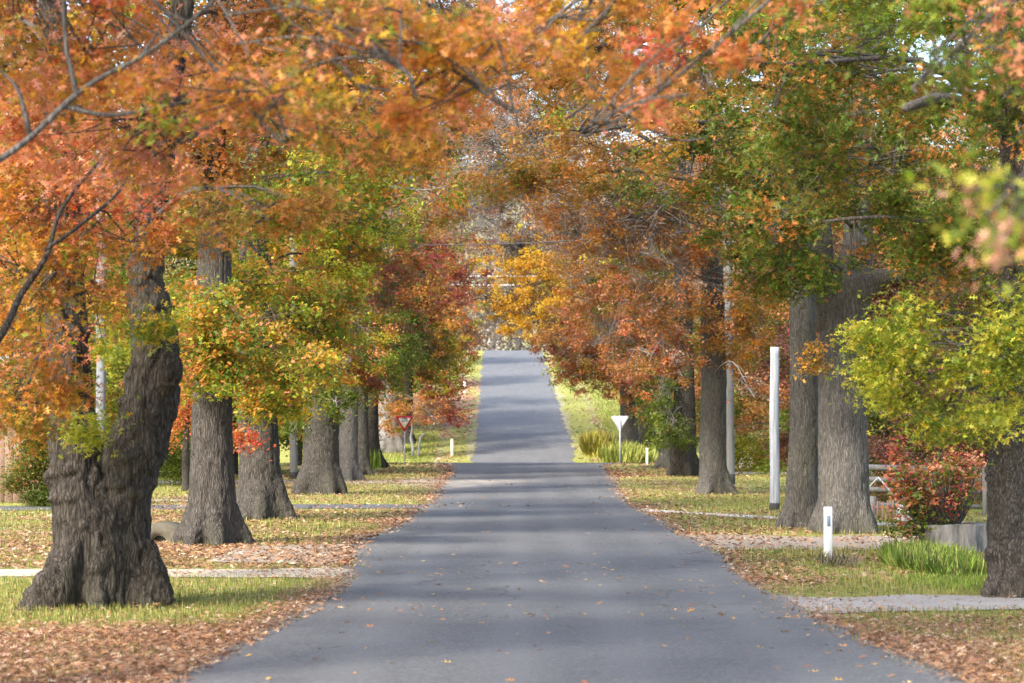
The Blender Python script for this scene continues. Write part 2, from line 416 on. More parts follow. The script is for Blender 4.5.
class Tree:
    def __init__(s, name, label, group, stems, bark='bark_mid', twig='twig', voxel=.05, roots=5, furrow=.018, flare=1.0, burls=0, top=9.0, cat='tree', seed=0):
        """stems: list of lists of (x, y, z, radius)"""
        s.name, s.label, s.group, s.cat = name, label, group, cat
        s.stems = [np.array(st, float) for st in stems]; s.bark, s.twig = bark, twig
        b = s.stems[0][0]; s.base = np.array([b[0], b[1], float(gz(b[0], b[1])) - .02])
        s.voxel, s.nroots, s.furrow, s.flare, s.burls, s.seed = voxel, roots, furrow, flare, burls, seed
        s.maxlimb = .2; s.leaf = []; s.limbs = []; s.knobs = []; s.batches = []
    def axis_at(s, z, target=None):
        """a point of the stem nearest in plan to target at height z"""
        best = None
        for st in s.stems:
            zz = min(max(z, st[0, 2]), st[-1, 2]); p = np.array([np.interp(zz, st[:, 2], st[:, k]) for k in range(4)])
            d = 0 if target is None else np.linalg.norm(p[:2] - target[:2])
            if best is None or d < best[0]: best = (d, p)
        return best[1]
    def limb(s, pts, r0, r1, n=14, wig=.05, sides=7, mat=None):
        c = catmull(pts, n); L = np.linalg.norm(c[-1] - c[0])
        w = (np.stack([vnoise(np.stack([np.linspace(0, 4, n), np.full(n, s.seed + len(s.limbs) * 3.1), np.full(n, k * 7.)], 1), 5) for k in range(3)], 1) - .5) * wig * L
        w *= (np.linspace(0, 1, n) * (1 - np.linspace(0, 1, n)) * 4)[:, None] ** .5
        c = c + w; mb = MB(); mb.mat = mat; mb.tube(c, np.linspace(r0, r1, n), sides); s.limbs.append(mb); return c, mb
    def bough(s, c, r, mixname, cover=1.6, leaf=.12, lod=1, dz=None, twigs=True, clumpr=.26, subs=8, start=None, ttop=None, per=None, up=.35, ext=.25, rmax=.11, bare=0):
        """one limb reaching into an ellipsoid (centre c, half axes r) of twigs and leaf clumps"""
        c = np.asarray(c, float); r = np.asarray(r, float)
        if start is None:
            d0 = s.axis_at(c[2], c); dist = np.linalg.norm(d0[:2] - c[:2])
            za = c[2] - .12 * dist if dz is None else c[2] + dz
            za = max(za, 1.9 + s.base[2]); a = s.axis_at(za, c); start = a[:3]; rs = a[3]
        else: start = np.asarray(start, float); rs = .2
        dist = np.linalg.norm(c - start)
        r0 = min(rs * .5, .010 + .0085 * dist, rmax, s.maxlimb)
        mid = start * .5 + c * .5 + np.array([0, 0, .10 * dist])
        ce, mb = s.limb([start, mid, c, c + (c - mid) * (ext * rng.uniform(.4, 1) + .01)], r0, min(.012, r0 * .5), 14)
        proj = 3.14 * (r[0] + r[1]) / 2 * r[2] if False else 3.14 * math.sqrt(r[0] * r[1]) * r[2]
        leaf = leaf * (.90 if lod == 0 else .72 if c[1] > 60 else .80); la = (.19, .21, .30)[lod] * leaf * leaf; nl = int(cover * (1.75 if c[1] > 60 and s.group in (GL, GR) else 2.3) * proj / la)
        per = per or max(10, int(2.2 * clumpr * clumpr * 3.14 * .55 / la)); nc = max(4, nl // per)
        # sub branches
        ns = max(3, min(subs, nc)); tips = []
        for k in range(ns):
            t = rng.uniform(.35, 1.0); p0 = ce[int(t * (len(ce) - 1))]
            u = rng.normal(size=3); u /= np.linalg.norm(u); p1 = c + u * r * rng.uniform(.35, .85)
            m = (p0 + p1) / 2 + np.array([0, 0, .08 * np.linalg.norm(p1 - p0)])
            cc = catmull([p0, m, p1], 8); rb = min(.03, r0 * .5)
            if twigs: mb.tube(cc, np.linspace(rb, .006, 8), 5, False)
            tips.append(cc)
        for k in range(bare):
            cc = tips[rng.integers(len(tips))]; b0 = cc[rng.integers(2, 8)]; u = rng.normal(size=3) * [1, 1, .7]; u[2] += .15
            b1 = b0 + u / np.linalg.norm(u) * rng.uniform(.5, 1.5); rr = .0035 + .00008 * c[1]
            mb.tube(catmull([b0, (b0 + b1) / 2 + rng.normal(size=3) * .08, b1], 5), np.linspace(rr * 1.7, rr, 5), 3, False)
            for q in range(2):
                e0 = b0 + (b1 - b0) * rng.uniform(.3, .9); e1 = e0 + (u * .5 + rng.normal(size=3) * .5) * rng.uniform(.3, .6)
                mb.tube([e0, (e0 + e1) / 2 + rng.normal(size=3) * .03, e1], rr, 3, False)
        # clumps
        u = rng.normal(size=(nc, 3)); u /= np.linalg.norm(u, axis=1)[:, None]
        cp = c + u * r * (rng.random(nc) ** .42)[:, None]
        # ragged: drop clumps by noise so that gaps stay
        keep = fbm(cp * (1.3 / max(.6, r.mean() * .8)) + s.seed * 3.3, s.seed, 2) > .40
        if keep.sum() >= 3: cp = cp[keep]
        ground = gz(cp[:, 0], cp[:, 1]) + 1.2
        if s.cat == 'tree': cp = cp[cp[:, 2] > ground]
        nc = len(cp)
        if nc == 0: return
        if twigs:
            for q in cp:
                a = tips[rng.integers(len(tips))]; j = rng.integers(3, 8); p0 = a[j]
                if np.linalg.norm(q - p0) > 2.2 * r.mean(): continue
                m = (p0 + q) / 2 + rng.normal(size=3) * .06 * np.linalg.norm(q - p0)
                mb.tube(catmull([p0, m, q], 5), np.linspace(.009, .004, 5), 3, False)
        n = nc * per; ci = np.repeat(np.arange(nc), per)
        cs = clumpr * rng.uniform(.55, 1.35, nc)
        g = rng.normal(size=(n, 3)) * np.array([.62, .62, .42]); pos = cp[ci] + g * cs[ci][:, None]
        s.batches.append((pos, rand_rot(n, up), leaf * rng.uniform(.5, 1.35, n), colours(mixname, n, ci), TEMPL[lod]))
    def auto(s, z0, z1, rc, n, mixes, leaf=.2, lod=2, cover=.9, twigs=False, rr=(1.2, 2.0), ysq=1.0):
        """the rest of the crown, all round"""
        top = s.axis_at(99)
        for k in range(n):
            f = (k + rng.random()) / n; z = z0 + (z1 - z0) * f
            rad = rc * math.sqrt(max(.05, 1 - ((f - .35) / .75) ** 2)) * rng.uniform(.35, 1)
            a = k * 2.4 + rng.uniform(-.5, .5) + s.seed
            q = s.axis_at(z); c = np.array([q[0] + rad * math.cos(a), q[1] + rad * math.sin(a) * ysq, z]); c[2] += s.base[2] * 0
            r = rng.uniform(*rr); s.bough(c, (r * 1.1, r * 1.1, r * .75), mixes[k % len(mixes)], cover, leaf, lod, twigs=twigs, clumpr=.45, subs=5)
    def finish(s):
        root = empty(s.name, s.base, s.label, s.cat, s.group)
        # trunk
        mb = MB()
        for st in s.stems:
            n = max(20, int((st[-1, 2] - st[0, 2]) / .25)); q = catmull(st, n); q[0, 2] = s.base[2] - .25
            mb.tube(q[:, :3], np.maximum(q[:, 3], .02), 20)
        b = s.stems[0][0]; r0 = np.mean([st[0, 3] for st in s.stems])
        for st in s.stems:
            b = st[0]; r0 = b[3]
            for k in range(s.nroots):
                a = 2 * math.pi * k / max(1, s.nroots) + rng.uniform(-.35, .35) + s.seed
                dr = np.array([math.cos(a), math.sin(a), 0]); fl = s.flare * rng.uniform(.75, 1.25); g = s.base[2]
                pts = [b[:3] * [1, 1, 0] + dr * r0 * .45 + [0, 0, g + r0 * 2.4], b[:3] * [1, 1, 0] + dr * r0 * .75 + [0, 0, g + r0 * .95],
                       b[:3] * [1, 1, 0] + dr * r0 * (1.1 + .18 * fl) + [0, 0, g + r0 * .22], b[:3] * [1, 1, 0] + dr * r0 * (1.35 + .45 * fl) + [0, 0, g - .12]]
                mb.tube(catmull(pts, 12), r0 * np.interp(np.linspace(0, 1, 12), [0, .25, .55, 1], [.10, .36, .36, .14]), 10)
        for pts, ra in s.knobs: mb.tube(pts, ra, 12)
        if s.voxel:
            v, nr, lp, tt = fused(mb, s.voxel)
            th = np.arctan2(v[:, 1] - s.base[1], v[:, 0] - s.base[0])
            p = np.stack([v[:, 0] * 13, v[:, 1] * 13, v[:, 2] * 1.7], 1)
            p[:, :2] += 1.3 * (vnoise(v * 2.1, s.seed + 3) - .5)[:, None]
            f1 = 1 - np.abs(2 * fbm(p, s.seed, 2) - 1) ; f2 = fbm(v * 2.4, s.seed + 9, 3) - .5
            d = -s.furrow * 1.6 * sstep(.80, 1.0, f1) + s.furrow * 2.6 * f2
            if s.burls > 20: d = d + .03 * (fbm(v * [9, 9, 6], s.seed + 21, 3) - .5) + .045 * sstep(.62, .82, vnoise(v * 6.5, s.seed + 33)) * sstep(.40, .55, vnoise(v * 1.7, s.seed + 35))
            for k in range(s.burls):
                j = rng.integers(len(v)); c = v[j]
                if c[2] > 4.2: continue
                rad = rng.uniform(.025, .085); d = d + rad * .75 * np.exp(-((v - c) ** 2).sum(1) / (rad * rad))
            v = v + nr * d[:, None] - s.base
            mesh_from('trunk', v, None, lp, tt, M[s.bark], smooth=True, parent=root)
        else:
            vv = np.concatenate(mb.v) - s.base; mb.v = [vv]; mb.build('trunk', M[s.bark], root, True)
        for l in s.limbs:
            l.v = [np.concatenate(l.v) - s.base]; l.build('limb', M[getattr(l, 'mat', None) or s.twig], root, True)
        leaves_obj('crown', s.batches, M['leaf'], root, s.base)
        return root

def stem_px(rows, d, up=None):
    """rows: (px, py, width px) at distance d, optional continuation up: list of (dx, dz, radius factor)"""
    out = []
    for px, py, w in rows:
        p = P(px, py, d); out.append([p[0], d, p[2], w * d / F / 2])
    out[0][2] = float(gz(0, d))
    l = out[-1]
    for dx, dy, dz, k in (up or []): out.append([l[0] + dx, d + dy, l[2] + dz, l[3] * k])
    return out
def B(t, px, py, d, rx, ry, mx, cover=1.5, leaf=.12, lod=1, depth=None, **kw):
    m = d / F; r = np.array([rx * m, (depth if depth else min(2.2, (rx + ry) / 2 * m)), ry * m])
    t.bough(P(px, py, d), r, mx, cover, leaf, lod, **kw)

UP = [(.1, .2, 2.5, .8), (-.2, -.1, 2.5, .6), (.1, 0, 3, .3)]
trees = []
def T(*a, **k):
    t = Tree(*a, seed=len(trees) + 1, **k); trees.append(t); return t
GL, GR = 'oaks along the left verge', 'oaks along the right verge'

# --- left row
L0 = T('oak_tree', 'oak at the left whose orange boughs and bare grey branch cross the upper left', GL,
       [[(-5.7, 16, 0, .42), (-5.7, 16, 2, .36), (-5.5, 16.1, 5, .30), (-5.3, 16, 9, .2), (-5.2, 16, 13, .08)]], 'bark_dark', voxel=.06)
L0.maxlimb = .02
B(L0, 60, 30, 18, 150, 80, 'salmonrust', 1.5, .11, 0, dz=2.6)
B(L0, 330, 30, 13.5, 150, 70, 'goldorange', 1.3, .084, 0, clumpr=.2, dz=2.6)
B(L0, 240, 95, 15, 120, 60, 'goldorange', 1.2, .084, 0, clumpr=.2, dz=2.6)
B(L0, 445, 55, 14, 120, 70, 'goldorange', 1.3, .084, 0, clumpr=.2, dz=2.6)
B(L0, 390, 125, 18, 100, 34, 'orangemix', 1.3, .11, 0, dz=2.6)
B(L0, 150, 110, 20, 170, 70, 'salmonrust', 1.4, .11, 0, dz=2.6)
c, mb = L0.limb([P(-120, 215, 14.6), P(0, 158, 14.8), P(80, 93, 15), P(150, 55, 15), P(205, 12, 15), P(240, -30, 15)], (.024), .010, 30, .02, mat='bark_grey')
mb.tube(catmull([P(77, 95, 15), P(66, 45, 15), P(63, -10, 15)], 10), np.linspace(.020, .010, 10), 6)
mb.tube(catmull([P(62, 106, 15), P(110, 115, 15), P(170, 105, 15), P(255, 86, 15)], 14), np.linspace(.02, .006, 14), 6)
mb.tube(catmull([P(30, 135, 15), P(18, 90, 15), P(0, 70, 15.2)], 8), np.linspace(.02, .006, 8), 5)
mb.tube(catmull([P(138, 60, 15), P(160, 30, 15.2)], 6), np.linspace(.014, .006, 6), 5)
c, mb = L0.limb([P(-90, 420, 21), P(-10, 350, 21.5), P(20, 290, 22), P(45, 250, 22), P(62, 205, 22.3), P(110, 150, 22.6)], .042, .014, 24, .03, mat='bark_dark')  # darker bark puts this limb's shade into its colour
mb.tube(catmull([P(45, 250, 22), P(80, 225, 22), P(120, 190, 22.4), P(135, 150, 22.6)], 12), np.linspace(.022, .010, 12), 6)

dL = 27.0
L1 = T('oak_tree', 'big burly dark oak forking low into two thick stems at the left foreground', GL,
       [stem_px([(80, 618, 70), (83, 575, 62), (82, 540, 60), (80, 500, 58), (75, 450, 54), (71, 415, 48), (68, 340, 42), (64, 260, 37), (60, 150, 33)], dL, [(-.2, .2, 2.5, .8), (-.5, .3, 3, .6), (-.4, .1, 3, .3)]),
        stem_px([(126, 602, 60), (122, 565, 58), (121, 535, 58), (122, 500, 59), (126, 478, 60), (134, 452, 62), (142, 430, 58), (148, 410, 55), (153, 380, 50), (153, 350, 46), (150, 305, 40), (146, 270, 33), (150, 230, 30), (160, 160, 27)], dL + .12, [(.4, -.2, 2.5, .8), (.5, -.2, 3, .6), (.2, 0, 3, .3)])],
       'bark_dark', voxel=.028, roots=4, furrow=.020, burls=170, flare=.9)
L1.knobs.append((catmull([P(104, 615, 27), P(103, 560, 26.95), P(101, 500, 27), P(99, 462, 27.05)], 12), np.interp(np.linspace(0, 1, 12), [0, .6, 1], [.36, .30, .12])))
L1.knobs.append((catmull([P(75, 540, 26.7), P(55, 592, 26.6), P(30, 622, 26.5), P(5, 632, 26.5)], 12), np.interp(np.linspace(0, 1, 12), [0, .35, 1], [.08, .26, .09])))
L1.knobs.append((catmull([P(150, 540, 27), P(158, 580, 26.9), P(172, 604, 26.8)], 10), np.interp(np.linspace(0, 1, 10), [0, .4, 1], [.05, .15, .07])))
L1.knobs.append((catmull([P(170, 345, 27), P(172, 372, 26.85), P(165, 395, 26.9)], 8), np.array([.03, .07, .10, .12, .12, .10, .07, .03]) * 1.1))
B(L1, 70, 190, 24.5, 130, 80, 'salmonrust', 1.5, .115, 0)
B(L1, 40, 290, 25, 90, 90, 'orangemix', 1.5, .115, 0)
B(L1, 20, 400, 25.2, 60, 42, 'orangemix', 1.7, .115, 0, dz=.9)
B(L1, 68, 392, 25.6, 26, 20, 'orangemix', 1.0, .115, 0, dz=.4, subs=4)
B(L1, 260, 215, 24, 105, 30, 'bronzy', 1.9, .115, 0, dz=.2)
B(L1, 160, 245, 25, 80, 30, 'bronzy', 1.4, .115, 0)
B(L1, 85, 340, 30, 70, 34, 'ygreenmix', .8, .12, 0)
B(L1, 150, 335, 26.4, 16, 22, 'ygreenmix', 1.0, .11, 0, subs=3)
B(L1, 87, 430, 26.3, 8, 11, 'ygreenmix', .7, .10, 0, subs=3, start=P(84, 408, 26.6))
B(L1, 240, 30, 29, 150, 80, 'rustmix', 1.5, .13, 1)
B(L1, 30, 130, 29, 90, 70, 'orangemix', 1.4, .13, 1)
B(L1, 350, 140, 30, 90, 30, 'orangemix', 1.0, .12, 1)
B(L1, 100, 290, 29, 40, 45, 'orangemix', 1.3, .115, 0)
B(L1, 102, 225, 28.5, 30, 45, 'salmonrust', 1.3, .115, 0); B(L1, 90, 330, 28.5, 26, 34, 'ygreenmix', 1.0, .11, 0)
L1.auto(7.5, 15, 4.2, 12, ['orangemix', 'rustmix', 'salmonrust'], .18, 1, .7)
L0.auto(5.8, 14, 4.6, 18, ['orangemix', 'goldorange'], .15, 1, .8)  # unseen upper crown widened and thickened to shade the foreground

L2 = T('oak_tree', 'second oak of the left row, straight trunk with swollen base and low green bough', GL,
       [stem_px([(212, 546, 56), (212, 520, 52), (212, 480, 46), (212, 430, 42), (213, 380, 40), (214, 300, 37), (214, 230, 33), (212, 120, 28)], 41.4, UP)],
       'bark_mid', voxel=.035, roots=6, furrow=.016, flare=.45, burls=4)
B(L2, 255, 345, 39.5, 85, 55, 'greenmix', 1.9, .12, 1)
B(L2, 195, 350, 40, 34, 48, 'greenmix', 1.7, .12, 1)
B(L2, 290, 375, 41, 50, 26, 'greenmix', 1.6, .12, 1)
B(L2, 240, 290, 43, 60, 30, 'greenmix', 1.2, .12, 1)
B(L2, 180, 150, 41, 110, 70, 'rustmix', 1.5, .14, 1)
B(L2, 300, 90, 40, 110, 80, 'orangemix', 1.4, .14, 1)
B(L2, 214, 345, 39.6, 36, 48, 'greenmix', 1.7, .12, 1); B(L2, 205, 300, 40, 45, 22, 'greenmix', 1.3, .12, 1)
L2.auto(7.5, 15, 4.6, 16, ['olivegreen', 'orangemix', 'greenmix'], .2, 2, .8)

L3 = T('oak_tree', 'third oak of the left row, wide furrowed trunk leaning a touch left', GL,
       [stem_px([(262, 520, 50), (261, 500, 46), (259, 450, 42), (257, 400, 39), (256, 330, 34), (255, 200, 28)], 53.3, UP)],
       'bark_mid', voxel=.045, roots=6, furrow=.018, flare=.4)
B(L3, 300, 330, 52, 70, 65, 'greenmix', 1.7, .13, 1)
B(L3, 285, 405, 52, 34, 22, 'ygreenmix', 1.6, .13, 1, dz=.8)
B(L3, 243, 440, 50.5, 12, 8, 'maple', 1.4, .12, 1, dz=.9, subs=3)
B(L3, 260, 190, 50, 110, 50, 'olivegreen', 1.6, .14, 1)
B(L3, 350, 230, 55, 60, 60, 'ygreenmix', 1.1, .14, 1)
B(L3, 262, 385, 51, 40, 38, 'greenmix', 1.7, .13, 1); B(L3, 262, 285, 50, 50, 40, 'greenmix', 1.5, .13, 1); B(L3, 330, 265, 56, 60, 50, 'orangemix', 1.0, .14, 1)
L3.auto(7, 15, 4.6, 18, ['olivegreen', 'greenmix', 'orangemix'], .2, 2, .9)

L4 = T('oak_tree', 'fourth oak of the left row, broad trunk flaring wide under dark green leaves', GL,
       [stem_px([(321, 496, 42), (321, 480, 39), (321, 440, 36), (321, 400, 34), (321, 330, 30), (322, 200, 24)], 72.7, UP)],
       'bark_mid', 'twig_far', voxel=.06, roots=6, furrow=.016, flare=.25)
B(L4, 335, 330, 70, 65, 70, 'greenmix', 1.6, .14, 1)
B(L4, 335, 402, 69, 30, 20, 'darkgreen', 1.8, .14, 1, dz=.8)
B(L4, 295, 425, 69, 16, 20, 'darkgreen', 1.2, .14, 1, dz=.9, subs=4)
B(L4, 350, 200, 72, 80, 70, 'olivegreen', 1.4, .15, 1)
B(L4, 385, 300, 74, 30, 50, 'crimsong', 1.2, .14, 1)
B(L4, 320, 385, 70, 36, 24, 'greenmix', 1.7, .14, 1); B(L4, 365, 375, 71, 26, 26, 'crimsong', 1.4, .14, 1)
L4.auto(7, 17, 5, 18, ['olivegreen', 'greenmix', 'crimsong'], .2, 2, 1.0, True)

L5 = T('oak_tree', 'slim pale grey oak trunk close beside the broad fourth oak of the left row', GL,
       [stem_px([(348, 484, 24), (348, 460, 21), (349, 420, 19), (350, 350, 17), (350, 220, 14)], 89, UP)], 'bark_grey', voxel=.07, roots=5)
B(L5, 375, 345, 87, 45, 48, 'darkgreen', 1.6, .15, 1); B(L5, 370, 300, 88, 45, 40, 'crimsonmix', 1.2, .15, 1)
L5.auto(6.5, 17, 4.5, 14, ['crimsong', 'darkgreen', 'twiggy'], .2, 2, .8, True)
L6 = T('oak_tree', 'slim dark grey oak trunk standing between two others in the middle of the left row', GL,
       [stem_px([(361, 478, 20), (361, 450, 17), (361, 400, 15), (362, 330, 13), (364, 220, 11)], 98, UP)], 'bark_mid', voxel=.07, roots=5)
B(L6, 395, 350, 97, 40, 45, 'darkgreen', 1.5, .16, 1); B(L6, 395, 270, 98, 50, 50, 'crimsong', 1.1, .16, 1)
L6.auto(6.5, 17, 4.5, 14, ['crimsong', 'twiggy', 'bronzy'], .2, 2, .8, True)
L7 = T('oak_tree', 'dark oak with green shoots at its foot, last before the left side street', GL,
       [stem_px([(372, 468, 22), (371, 440, 17), (371, 400, 15), (372, 340, 13), (374, 220, 11)], 113, UP)], 'bark_dark', 'twig_far', voxel=.08, roots=5)
B(L7, 410, 330, 112, 48, 55, 'crimsong', 1.6, .17, 1); B(L7, 430, 352, 113, 35, 30, 'greenmix', 1.4, .17, 1); B(L7, 430, 280, 115, 45, 45, 'crimsonmix', 1.1, .17, 1)
B(L7, 384, 380, 113, 18, 18, 'darkgreen', 1.4, .17, 1)
L7.auto(7, 18, 5, 16, ['crimsong', 'twiggy', 'crimsonmix', 'greenmix'], .22, 2, .8, True)
L8 = T('oak_tree', 'stout pale barked tree across the side street behind the left give way sign', GL,
       [stem_px([(389, 458, 26), (389, 440, 23), (388, 410, 21), (390, 360, 18), (392, 240, 13)], 140, UP)], 'bark_pale', voxel=.1, roots=4, flare=.0)
B(L8, 392, 412, 136, 24, 24, 'orangemix', 1.5, .19, 2, dz=1); B(L8, 430, 412, 137, 26, 18, 'rustcrim', 1.6, .19, 2, dz=1); B(L8, 440, 360, 138, 40, 40, 'greenmix', 1.6, .19, 2); B(L8, 452, 415, 138, 20, 14, 'crimsonmix', 1.4, .19, 2, dz=1)
L8.auto(6, 19, 5.5, 18, ['crimsong', 'orangemix', 'greenmix'], .24, 2, .9, True)
L9 = T('oak_tree', 'dark slender tree right behind the pale barked tree across the side street', GL,
       [stem_px([(407, 457, 15), (407, 430, 12), (408, 400, 11), (410, 300, 9)], 145, UP)], 'bark_dark', voxel=.1, roots=4)
B(L9, 452, 345, 144, 32, 36, 'rustcrim', 1.5, .2, 2); B(L9, 440, 390, 144, 26, 26, 'crimsonmix', 1.5, .2, 2)
L9.auto(6, 18, 5, 16, ['crimsonmix', 'twiggy', 'greenmix'], .24, 2, .8, True)

B(L4, 440, 150, 74, 60, 60, 'twiggy', .6, .14, 1, clumpr=.4, bare=170); B(L7, 455, 200, 112, 48, 60, 'twiggy', .6, .16, 1, clumpr=.4, bare=200)
B(L6, 420, 190, 97, 45, 60, 'orangemix', .7, .16, 1); B(L3, 405, 120, 54, 80, 50, 'orangemix', .9, .14, 1)
B(L1, 5, 60, 31, 80, 90, 'orangemix', 1.4, .13, 1); B(L2, 60, 60, 42, 90, 80, 'rustmix', 1.4, .14, 1); B(L1, 10, 320, 30, 60, 70, 'orangemix', 1.2, .12, 1)
B(L3, 470, 30, 56, 90, 60, 'goldorange', .9, .14, 1, bare=150); B(L4, 440, 95, 76, 80, 50, 'rustmix', 1.1, .15, 1)
# --- right row
R0 = T('oak_tree', 'oak at the right whose blurred red and green boughs hang in at the top', GR,
       [[(6.2, 14, 0, .42), (6.2, 14, 2, .36), (6.0, 14, 5, .30), (5.8, 14, 9, .2), (5.7, 14, 13, .08)]], 'bark_dark', voxel=.06)
R0.maxlimb = .016
B(R0, 680, 55, 13, 80, 65, 'redmix', .95, .084, 0, clumpr=.2, dz=2.6)
B(R0, 560, 30, 15.5, 110, 60, 'goldorange', .9, .084, 0, clumpr=.2, dz=2.6)
B(R0, 960, 50, 13, 90, 70, 'redgreen', .8, .084, 0, clumpr=.2, dz=2.6)
B(R0, 1005, 205, 7, 46, 50, 'palepink', .9, .075, 0, clumpr=.1, start=(2.7, 7.8, 3.5), subs=4, ext=0.0, rmax=.006)
R0.limb([(6.1, 14, 4.6), (4.4, 11, 4.6), (2.7, 7.8, 3.5)], .05, .006, 12)
B(R0, 800, 15, 15, 70, 40, 'redgreen', .9, .084, 0, clumpr=.2, dz=2.6)
B(R0, 615, 105, 18, 70, 55, 'bronzy', .8, .11, 0, dz=2.6)
c, mb = R0.limb([(6.0, 14, 6.2), P(860, -260, 15.5), P(690, -140, 17), P(600, -8, 18), P(560, 45, 18), P(520, 68, 18), P(470, 80, 18)], .034, .009, 30, .02)
mb.tube(catmull([P(590, 15, 18), P(590, 85, 17.8), P(650, 128, 17.6), P(672, 140, 17.6), P(705, 139, 17.6)], 18), np.linspace(.014, .008, 18), 6)
mb.tube(catmull([P(600, 88, 18.5), P(585, 105, 18.5), P(565, 120, 18.5)], 8), np.linspace(.022, .006, 8), 5)
R0.auto(5.8, 14, 3.6, 10, ['redmix', 'orangemix', 'dkgreenor'], .15, 1, .6)

R1 = T('oak_tree', 'lumpy dark trunk at the right edge carrying bright yellow green leaves', GR,
       [stem_px([(1016, 600, 56), (1015, 570, 54), (1013, 520, 52), (1013, 470, 50), (1015, 420, 46), (1018, 340, 42), (1020, 200, 36), (1012, 60, 32)], 28.6, UP)],
       'bark_lump', voxel=.028, roots=3, furrow=.018, flare=.0, burls=200)
B(R1, 960, 345, 27.2, 92, 42, 'limemix', 1.25, .105, 0, depth=.8)
B(R1, 1005, 300, 27, 40, 30, 'limemix', 1.5, .105, 0); B(R1, 930, 318, 27.4, 40, 22, 'limemix', 1.2, .105, 0); B(R1, 872, 382, 27.2, 16, 12, 'limemix', 1.3, .10, 0, subs=3)
B(R1, 932, 428, 27, 14, 12, 'limemix', 1.3, .10, 0, subs=3, dz=.5); B(R1, 985, 425, 27, 26, 18, 'limemix', 1.4, .10, 0, subs=4, dz=.5); B(R1, 905, 400, 27.2, 20, 16, 'limemix', 1.1, .10, 0, subs=3, dz=.4)
B(R1, 915, 370, 26.9, 46, 30, 'limemix', 1.3, .105, 0)
B(R1, 1000, 340, 26.9, 50, 44, 'limemix', 1.4, .105, 0)
B(R1, 1000, 385, 27.3, 45, 40, 'limemix', 1.3, .105, 0, dz=.6)
B(R1, 885, 350, 27.4, 34, 38, 'limemix', 1.9, .105, 0)
B(R1, 940, 410, 27.6, 30, 24, 'limemix', 1.2, .105, 0, dz=.6)
B(R1, 880, 160, 27, 120, 60, 'dkgreenor', 1.7, .115, 0)
B(R1, 960, 250, 27.5, 80, 60, 'dkgreenor', 1.7, .115, 0)
B(R1, 800, 160, 29, 80, 90, 'dkgreenor', 1.5, .115, 0)
B(R1, 860, 75, 28, 120, 80, 'dkgreenor', 1.4, .115, 0)
B(R1, 1005, 100, 26, 50, 80, 'redgreen', 1.5, .115, 0); B(R1, 780, 60, 26, 70, 60, 'dkgreenor', 1.5, .115, 0); B(R1, 780, 230, 29, 50, 50, 'dkgreenor', 1.3, .115, 0); B(R1, 1000, 235, 26, 50, 60, 'dkgreenor', 1.7, .115, 0)
B(R1, 900, 110, 31, 110, 90, 'dkgreenor', 1.3, .12, 1)
B(R1, 960, 20, 29, 90, 50, 'dkgreenor', 1.5, .12, 1); B(R1, 1000, 30, 25, 50, 50, 'redgreen', 1.2, .11, 0)
R1.limb([P(1014, 130, 28.6), P(985, 112, 28), P(950, 100, 27), P(905, 108, 26)], .12, .05, 16, .04)
R1.auto(7, 15, 4.4, 12, ['dkgreenor', 'olivegreen', 'orangemix'], .18, 1, .7)

R2 = T('oak_tree', 'tall grey double trunked oak behind the white guide post on the right', GR,
       [stem_px([(844, 532, 54), (844, 500, 52), (843, 440, 50), (843, 390, 50), (844, 330, 49), (850, 285, 42), (858, 240, 30), (856, 130, 26)], 46.2, UP),
        stem_px([(800, 526, 36), (802, 490, 33), (805, 430, 31), (804, 370, 29), (802, 310, 26), (800, 240, 24), (790, 120, 20)], 48.2, [(-.3, .2, 2.5, .8), (-.5, .1, 2.5, .6)])],
       'bark_grey', voxel=.038, roots=5, furrow=.015, flare=.2, burls=3)
R2.knobs.append((catmull([P(848, 310, 46), P(862, 290, 45.9), P(880, 278, 45.8), P(912, 272, 45.5)], 12), np.interp(np.linspace(0, 1, 12), [0, .3, 1], [.12, .26, .13])))
R2.limb([P(905, 273, 45.6), P(960, 262, 45), P(1010, 225, 44)], .14, .04, 12, .04)
R2.limb([P(830, 330, 46.2), P(822, 260, 46.4), P(815, 180, 46.6), P(800, 90, 46.6)], .26, .14, 14, .03)
B(R2, 780, 255, 44.5, 85, 55, 'dkgreenor', 1.4, .125, 1)
B(R2, 700, 150, 44, 100, 70, 'dkgreenor', 1.0, .125, 1)
B(R2, 815, 355, 44.5, 24, 18, 'bronzy', 1.5, .12, 1, dz=.5, subs=4)
B(R2, 940, 235, 43.5, 70, 50, 'dkgreenor', 1.6, .125, 1)
B(R2, 600, 130, 42, 110, 50, 'bronzy', .8, .125, 1)
B(R2, 545, 180, 47, 80, 30, 'bronzy', 1.3, .125, 1)
B(R2, 940, 310, 46, 60, 50, 'dkgreenor', 1.3, .125, 1)
B(R2, 490, 70, 50, 110, 60, 'bronzy', 1.0, .13, 1); B(R2, 760, 190, 43, 90, 60, 'dkgreenor', 1.4, .125, 1)
B(R2, 900, 30, 44, 130, 60, 'dkgreenor', 1.4, .13, 1); B(R2, 760, 30, 47, 110, 60, 'dkgreenor', 1.2, .13, 1)
B(R2, 625, 5, 48, 100, 45, 'orangemix', 1.2, .13, 1); B(R2, 560, 60, 50, 80, 60, 'bronzy', .9, .13, 1)
B(R2, 850, 205, 43.8, 60, 26, 'dkgreenor', 1.5, .125, 1); B(R2, 900, 235, 44, 40, 26, 'dkgreenor', 1.3, .125, 1); B(R2, 790, 285, 44.5, 40, 24, 'dkgreenor', 1.2, .125, 1)
R2.auto(8.5, 16, 5, 16, ['dkgreenor', 'orangemix', 'bronzy'], .22, 2, .8)

